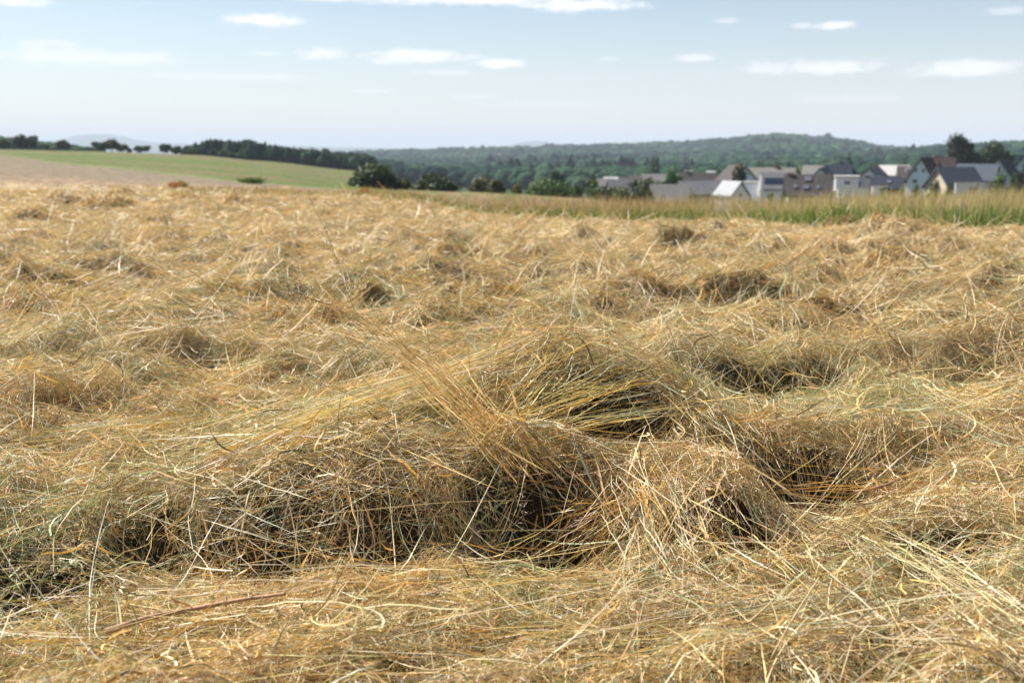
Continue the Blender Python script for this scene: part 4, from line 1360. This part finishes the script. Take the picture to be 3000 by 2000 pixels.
def house(label, px, d, ridge_py, w, dep, roof_h, rot=0, wall='white', roof='grey', axis='x', wins=(), sky=(), chim=None, solar=None, over=.4, flat=False, zground=None, dormer=None, hmin=2.2, cat='house', name='house'):
    """gabled house. axis x: ridge runs along local x (roof slope faces us); axis y: gable faces us. rot turns it about z"""
    p = pt(px, ridge_py, d)
    p.z -= .34
    w, dep = (w * .9, dep * .9) if d < 300 else (w, dep)
    zg = float(far_z(np.array([p.x]), np.array([p.y]))[0]) if zground is None else zground
    Ht = max(p.z - zg, roof_h + hmin)
    zg = p.z - Ht
    root = empty(name, (p.x, p.y, zg), math.radians(rot) - math.atan2(p.x, p.y))
    ev = Ht - roof_h
    a, b = w / 2, dep / 2
    wl = MB()
    if flat:
        wl.box(-a, a, -b, b, -1.5, Ht - .25)
        wl.build('wall', MW[wall], root)
        r = MB(); r.box(-a - .15, a + .15, -b - .15, b + .15, Ht - .25, Ht)
        rf = r.build('roof', MR[roof], root)
    else:
        th = .22
        if axis == 'x':
            prof = [(-a, -b, -1.5), (-a, b, -1.5), (-a, b, ev), (-a, 0, Ht - .02), (-a, -b, ev)]
            wl.prism(prof, (2 * a, 0, 0))
            sl_ = roof_h / b
            e = b + over
            r = MB()
            for s in (-1, 1):
                r.prism([(-a - over, 0, Ht), (-a - over, s * e, Ht - sl_ * e), (-a - over, s * e, Ht - sl_ * e + th), (-a - over, 0, Ht + th)], (2 * a + 2 * over, 0, 0))
        else:
            prof = [(-a, -b, -1.5), (a, -b, -1.5), (a, -b, ev), (0, -b, Ht - .02), (-a, -b, ev)]
            wl.prism(prof, (0, 2 * b, 0))
            sl_ = roof_h / a
            e = a + over
            r = MB()
            for s in (-1, 1):
                r.prism([(0, -b - over, Ht), (s * e, -b - over, Ht - sl_ * e), (s * e, -b - over, Ht - sl_ * e + th), (0, -b - over, Ht + th)], (0, 2 * b + 2 * over, 0))
        wl.build('wall', MW[wall], root)
        rf = r.build('roof', MR[roof], root)
        for (sx, sf, sw, sh) in sky:      # skylights on the slope that faces us (axis x) or the left slope (axis y)
            q = MB()
            if axis == 'x':
                yy = -b * sf; zz = Ht - sl_ * b * sf + th / math.cos(math.atan(sl_)) * .98
                nrm = Vector((0, -sl_, 1)).normalized(); dn = Vector((0, -1, -sl_)).normalized()
                c = Vector((sx * a, yy, zz)) + nrm * .02
                X1 = Vector((1, 0, 0))
            else:
                xx = -a * sf; zz = Ht - sl_ * a * sf + th / math.cos(math.atan(sl_)) * .98
                nrm = Vector((-sl_, 0, 1)).normalized(); dn = Vector((-1, 0, -sl_)).normalized()
                c = Vector((xx, sx * b, zz)) + nrm * .02
                X1 = Vector((0, 1, 0))
            q.prism([c - X1 * sw / 2 - dn * sh / 2, c + X1 * sw / 2 - dn * sh / 2, c + X1 * sw / 2 + dn * sh / 2, c - X1 * sw / 2 + dn * sh / 2], nrm * .08)
            q.build('skylight', M_SKYL, rf)
        if solar and axis == 'x':
            (x0, x1, f0, f1) = solar
            nrm = Vector((0, -sl_, 1)).normalized()
            q = MB()
            P_ = [Vector((xx * a, -b * ff, Ht - sl_ * b * ff + th * 1.25)) + nrm * .04 for (xx, ff) in ((x0, f0), (x1, f0), (x1, f1), (x0, f1))]
            q.prism(P_, nrm * .05)
            q.build('solar_panel', M_SOLAR, rf)
    if chim:
        q = MB(); cx_, cy_, ch_ = chim
        q.box(cx_ * a - .35, cx_ * a + .35, cy_ * b - .3, cy_ * b + .3, Ht - roof_h * .6, Ht + ch_)
        q.box(cx_ * a - .42, cx_ * a + .42, cy_ * b - .37, cy_ * b + .37, Ht + ch_, Ht + ch_ + .1)
        q.build('chimney', M_BRICK, root if flat else rf)
    for (wx, wz, ww, wh) in wins:      # on the wall facing us; wz measured down from the ridge in metres
        window(root, wx * a, Ht - wz, ww, wh, -b)
    if dormer:
        (dx, dw, dh, df) = dormer
        q = MB(); zz = Ht - roof_h * df
        q.box(dx * a - dw / 2, dx * a + dw / 2, -b * df - .2, 0, zz - .3, zz + dh)
        dm = q.build('dormer', MW['white'], root)
        window(dm, dx * a, zz + dh * .5, dw * .6, dh * .5, -b * df - .2)
    tag(root, label, cat, 'houses of the village beyond the field' if cat == 'house' else None)
    return root


house('low barn with a weathered grey tan roof at the left front of the village', 1962, 138, 537, 5.2, 4.6, 2.0, 6, 'tan', 'tan', 'x', hmin=2.4, over=.3, cat='barn', name='barn')
house('dark grey roofed bungalow behind the weathered barn', 2050, 158, 528, 6.4, 5, 1.7, 0, 'tan', 'grey', 'x', wins=[(-.1, 2.6, .9, .8)])
house('low annex with slate roof between bungalow and metal roofed shed', 2092, 175, 527, 5.0, 5, 1.3, 0, 'grey', 'blue', 'x')
house('shed with a bright pale metal roof and a shaded gable with one dark window', 2145, 128, 527, 3.0, 3.7, 1.5, 38, 'grey', 'metal', 'y', wins=[(0, 1.5, .55, .6)], over=.25)
house('grey gabled house behind the umbrella pine', 2160, 205, 481, 7.0, 8, 3.2, 24, 'grey', 'brown', 'y', wins=[(-.2, 2.7, 1.0, .9)], chim=(.1, -.2, .5))
house('brown roofed house with a white chimney left of the grey gable', 2042, 225, 503, 8.6, 6, 2.6, 4, 'grey', 'brown', 'x', chim=(-.55, 0, .4))
house('small white flat block showing above the brown roof', 2018, 250, 495, 2.2, 2.6, .3, 0, 'white', 'pale', flat=True)
house('small white gabled house far behind the young green tree', 2085, 285, 500, 3.2, 5, 1.6, 30, 'white', 'metal', 'y')
house('long grey tan hipped roof house in the middle of the village', 2258, 215, 489, 10.5, 7.5, 3.0, -2, 'grey', 'tan', 'x', chim=(.3, 0, .4))
house('white house with solar panels on its grey roof', 2282, 165, 503, 5.6, 6.5, 2.3, -3, 'white', 'grey', 'x', solar=(-.85, .8, .42, .8), wins=[(-.4, 3.6, .9, .8), (.4, 3.6, .9, .8)])
house('flat roofed pale annex beside the white parasol', 2205, 168, 526, 3.0, 4, .3, 0, 'white', 'pale', flat=True)
house('dark brown roofed house with a row of skylights', 2368, 140, 508, 6.3, 5.6, 2.5, 4, 'white', 'brown', 'x', sky=[(-.62, .70, .50, .55), (-.12, .72, .80, .6), (.45, .72, .50, .55), (-.02, .28, .85, .75)], wins=[(-.4, 3.3, .8, .7), (.35, 3.3, .8, .7)], chim=(-.85, .0, .3))
house('small white gable between the long grey roof and the navy roof', 2414, 190, 488, 3.6, 6, 1.7, -12, 'white', 'grey', 'y')
house('navy blue roofed house in front of the two spruces', 2455, 205, 480, 5.2, 6, 2.4, 5, 'grey', 'navy', 'x')
house('grey house with tan roof right of the yellow green tree', 2385, 240, 483, 5.0, 5, 1.9, -5, 'grey', 'tan', 'x')
house('modern white flat roofed house with one high window', 2482, 148, 508, 3.6, 5, .3, 2, 'white', 'pale', flat=True, wins=[(.0, .95, .75, .5), (-.1, 2.3, 1.6, .6)])
house('white gable with a tall narrow window and sloping green grey roof', 2562, 150, 487, 5.6, 7, 2.4, -12, 'white', 'grey', 'y', wins=[(-.55, 2.6, .6, 1.5), (.2, 1.2, 2.0, .3)])
house('house with a pale tan roof right behind the white gable', 2622, 200, 482, 5.6, 6, 1.7, -8, 'grey', 'pale', 'x')
house('brown wood clad house with a dark roof and one skylight', 2598, 139, 515, 3.8, 4.5, 1.3, 2, 'wood', 'navy', 'x', sky=[(.2, .55, .55, .45)], wins=[(-.65, 1.9, .6, .8)])
house('small brown roofed house with a white pointed dormer', 2662, 190, 484, 3.6, 5, 2.0, 2, 'tan', 'brown', 'x', dormer=(0, .9, .9, .55))
house('tall white gabled house with two small windows and a wider one below', 2722, 185, 459, 5.4, 8, 3.9, -20, 'white', 'red', 'y', wins=[(-.35, 2.1, .55, .6), (.2, 2.1, .55, .6), (-.35, 4.0, .9, .6)], chim=(.4, .3, .5))
house('dark reddish brown roof rising behind the tall white gable', 2760, 205, 460, 5.0, 5, 2.6, 0, 'grey', 'red', 'x')
house('tan gabled house with a wide blue grey slate roof', 2800, 152, 487, 5.6, 7.0, 2.6, -48, 'tan', 'blue', 'y', wins=[(0, 2.6, .8, .8)], sky=[(.2, .5, .6, .6)])
house('large lighter slate roofed house behind the tan gable', 2866, 178, 478, 6.8, 6.5, 2.5, -10, 'white', 'blue', 'x', wins=[(.3, 3.4, 1.6, .6), (-.3, 3.4, 1.0, .6)])
house('pale grey gabled house behind the bright green shrub', 2941, 180, 463, 5.4, 7, 3.1, -14, 'white', 'brown', 'y', wins=[(0, 1.8, .7, .7)])
house('gabled house cut by the right edge of the photo', 3012, 190, 452, 5.6, 7, 3.4, -8, 'grey', 'red', 'y')
for i, (px, d, ry, w, rf, wl_, lab) in enumerate([
    (1770, 262, 522, 5.5, 'tan', 'grey', 'leftmost of the far valley houses with a tan roof'),
    (1792, 275, 517, 4.0, 'pale', 'white', 'far valley house with the palest flat looking roof'),
    (1815, 250, 524, 6.0, 'grey', 'tan', 'far valley house with a wide dark grey roof'),
    (1838, 270, 518, 4.5, 'brown', 'cream', 'far valley house with a cream wall and brown roof'),
    (1856, 258, 528, 5.0, 'tan', 'grey', 'low far valley house right of the cream one'),
    (1880, 240, 512, 6.0, 'brown', 'tan', 'far house with a brown roof left of the deep green tree'),
    (1920, 228, 508, 6.0, 'tan', 'grey', 'tan roofed house half hidden by the deep green tree')]):
    house(lab, px, d, ry, w, 5, 1.7, (-1) ** i * 10, wl_, rf, 'x', hmin=2.0)
for i, (px, py, w, lab) in enumerate([(2281, 424, 16, 'white house shining on the wooded hill'), (2240, 424, 18, 'reddish roofed house left of the white one on the hill'),
                                      (2306, 424, 14, 'small reddish house right of the white one on the hill'), (2333, 430, 20, 'tan house lowest on the wooded hill'),
                                      (2052, 430, 12, 'tiny tan house on the left shoulder of the hill'), (1368, 449, 12, 'tiny pale house on the far wooded ridge'), (1470, 447, 10, 'tiny house at the right of the far wooded ridge')]):
    d = 1700 if px > 1900 else 1650
    house(lab, px, d, py, w, 9, 3.2, 5 * i, 'white' if i == 0 else 'tan', 'pale' if i == 0 else 'red', 'x', hmin=6, wins=[(-.3, 5, 1.6, 1.4), (.3, 5, 1.6, 1.4)])


# closed white parasol, garden wall, posts, small field things
def lathe(name, prof, mat, parent, seg=14, fl=.0):
    b = MB()
    rings = []
    for (r, z) in prof:
        rings.append([(math.cos(2 * math.pi * k / seg) * r * (1 + fl * (k % 2)), math.sin(2 * math.pi * k / seg) * r * (1 + fl * (k % 2)), z) for k in range(seg)])
    for i in range(len(rings) - 1):
        for k in range(seg):
            j = (k + 1) % seg
            b.quad(rings[i][k], rings[i][j], rings[i + 1][j], rings[i + 1][k])
    return b.build(name, mat, parent)


p = pt(2231, 512, 125)
zg = p.z - 3.3
root = tag(empty('parasol', (p.x, p.y, zg)), 'closed white parasol standing in front of the solar roofed house', 'parasol')
lathe('pole', [(.0, -.5), (.04, -.5), (.04, 3.25), (0, 3.3)], M_FRAME, root, 8)
lathe('canopy', [(.0, .45), (.36, .5), (.33, 1.1), (.24, 2.0), (.12, 2.9), (.03, 3.25), (0, 3.28)], M_CLOTH, root, 16, .18)

MP = mat_plain('grey_post', (.4, .4, .4), .5, 6, .15)
for (px, py_top, d, h, lab) in [(2114, 572, 15.2, .5, 'thin pale marker post in the grass below the metal roofed shed'), (2816, 590, 13.9, .42, 'thin pale marker post in the green grass on the right'),
                                (777, 540, 26, .22, 'short pale marker post at the end of the tan field')]:
    q = pt(px, py_top, d)
    rt = tag(empty('marker_post', (q.x, q.y, q.z - h)), lab, 'post', 'marker posts at the field edge')
    lathe('shaft', [(0, -.15), (.007, -.15), (.007, h * .9), (.006, h), (0, h + .01)], MP, rt, 8)
    lathe('cap', [(.0, h * .9), (.009, h * .9), (.009, h * .96), (0, h * .97)], MP, rt, 8)

# garden walls / fences before the houses
for (x0, x1, py, d, h, mat_, lab) in [(2455, 2545, 553, 136, 1.3, 'white', 'low white garden wall below the modern white house'), (2556, 2640, 547, 137, 1.2, 'white', 'low white garden wall below the brown clad house'),
                                      (2800, 2905, 537, 138, 1.0, 'grey', 'long grey garden wall below the slate roofs')]:
    a_, b_ = pt(x0, py, d), pt(x1, py, d)
    L_ = (b_ - a_).length
    rt = tag(empty('garden_wall', (a_.x, a_.y, a_.z - 3)), lab, 'wall')
    q = MB(); q.box(0, L_, 0, .2, -1, 3); q.build('masonry', MW[mat_], rt)
    q = MB(); q.box(-.05, L_ + .05, -.05, .25, 3, 3.08); q.build('coping', MR['pale'], rt)


def tuft(label, px, py, d, h, w, col1, n=260, name='plant'):
    q = pt(px, py, d)
    z = float(H(np.array([q.x]), np.array([q.y]))[0]) if d < 40 else float(far_z(np.array([q.x]), np.array([q.y]))[0])
    rt = empty(name, (q.x, q.y, z))
    x_ = rng.normal(0, w * .33, n); y_ = rng.normal(0, w * .33, n); hg = rng.uniform(.4, 1.0, n) * h
    P = np.zeros((n, 5, 3)); t = np.linspace(0, 1, 5)[None]
    P[..., 0] = x_[:, None] * (1 + .7 * t); P[..., 1] = y_[:, None] * (1 + .7 * t); P[..., 2] = hg[:, None] * t - .05
    V, Fc, cc = strands(P, rng.uniform(.012, .03, n) * max(1, h), np.array([col1]) * rng.uniform(.7, 1.3, (n, 1)))
    mesh_np('foliage', V, Fc, M_GRASS, cc, parent=rt)
    return tag(rt, label, 'plant')


tuft('orange red dock plant left of the track end', 510, 540, 26, .20, .15, (.36, .16, .07))
tuft('bright red weed in front of the largest domed bush', 1067, 552, 25, .26, .10, (.42, .13, .06))
tuft('small brown weed beside the orange red one', 530, 540, 26.5, .24, .12, (.26, .20, .08))
# pale boulder with weeds at the tip of the tan field
q = pt(733, 531, 46)
z = float(far_z(np.array([q.x]), np.array([q.y]))[0])
v0, f0 = ico(3)
v0 = v0 * (1 + .16 * fbm(v0[:, 0] * 1.4 + 3, v0[:, 1] * 1.4 + v0[:, 2], 3, 55)[:, None]) * np.array([.20, .14, .09])
bo = mesh_np('boulder', v0, f0, mat_plain('pale_stone', (.28, .28, .27), .85, 6, .25, .4), smooth=True, loops=3)
bo.location = (q.x, q.y, z + .08)
tag(bo, 'pale grey boulder at the tip of the tan field', 'boulder')
tuft('dark green weeds in front of the pale boulder', 742, 540, 44.5, .32, .55, (.07, .12, .03), 400)

# ------------------------------------------------------------------ air
hm = bpy.data.materials.new('haze')
hm.use_nodes = True
nt = hm.node_tree
nt.nodes.clear()
pv = nt.nodes.new('ShaderNodeVolumePrincipled')
pv.inputs['Color'].default_value = (.73,.83,.96, 1)
pv.inputs['Density'].default_value = .00016
ou = nt.nodes.new('ShaderNodeOutputMaterial')
nt.links.new(pv.outputs[0], ou.inputs['Volume'])
zmax = float(max(TZ.max() + 115, 130)); zmin = float(TZ.min() - 40)
b = MB(); b.box(-16500, 16500, -16500, 16500, zmin, zmax)
hzo = b.build('haze', hm)
tag(hzo, 'pale summer haze over the far hills', 'haze', kind='stuff')
print('tris approx', sum(len(o.data.polygons) for o in sc.objects if o.type == 'MESH'), 'z', zmin, zmax)
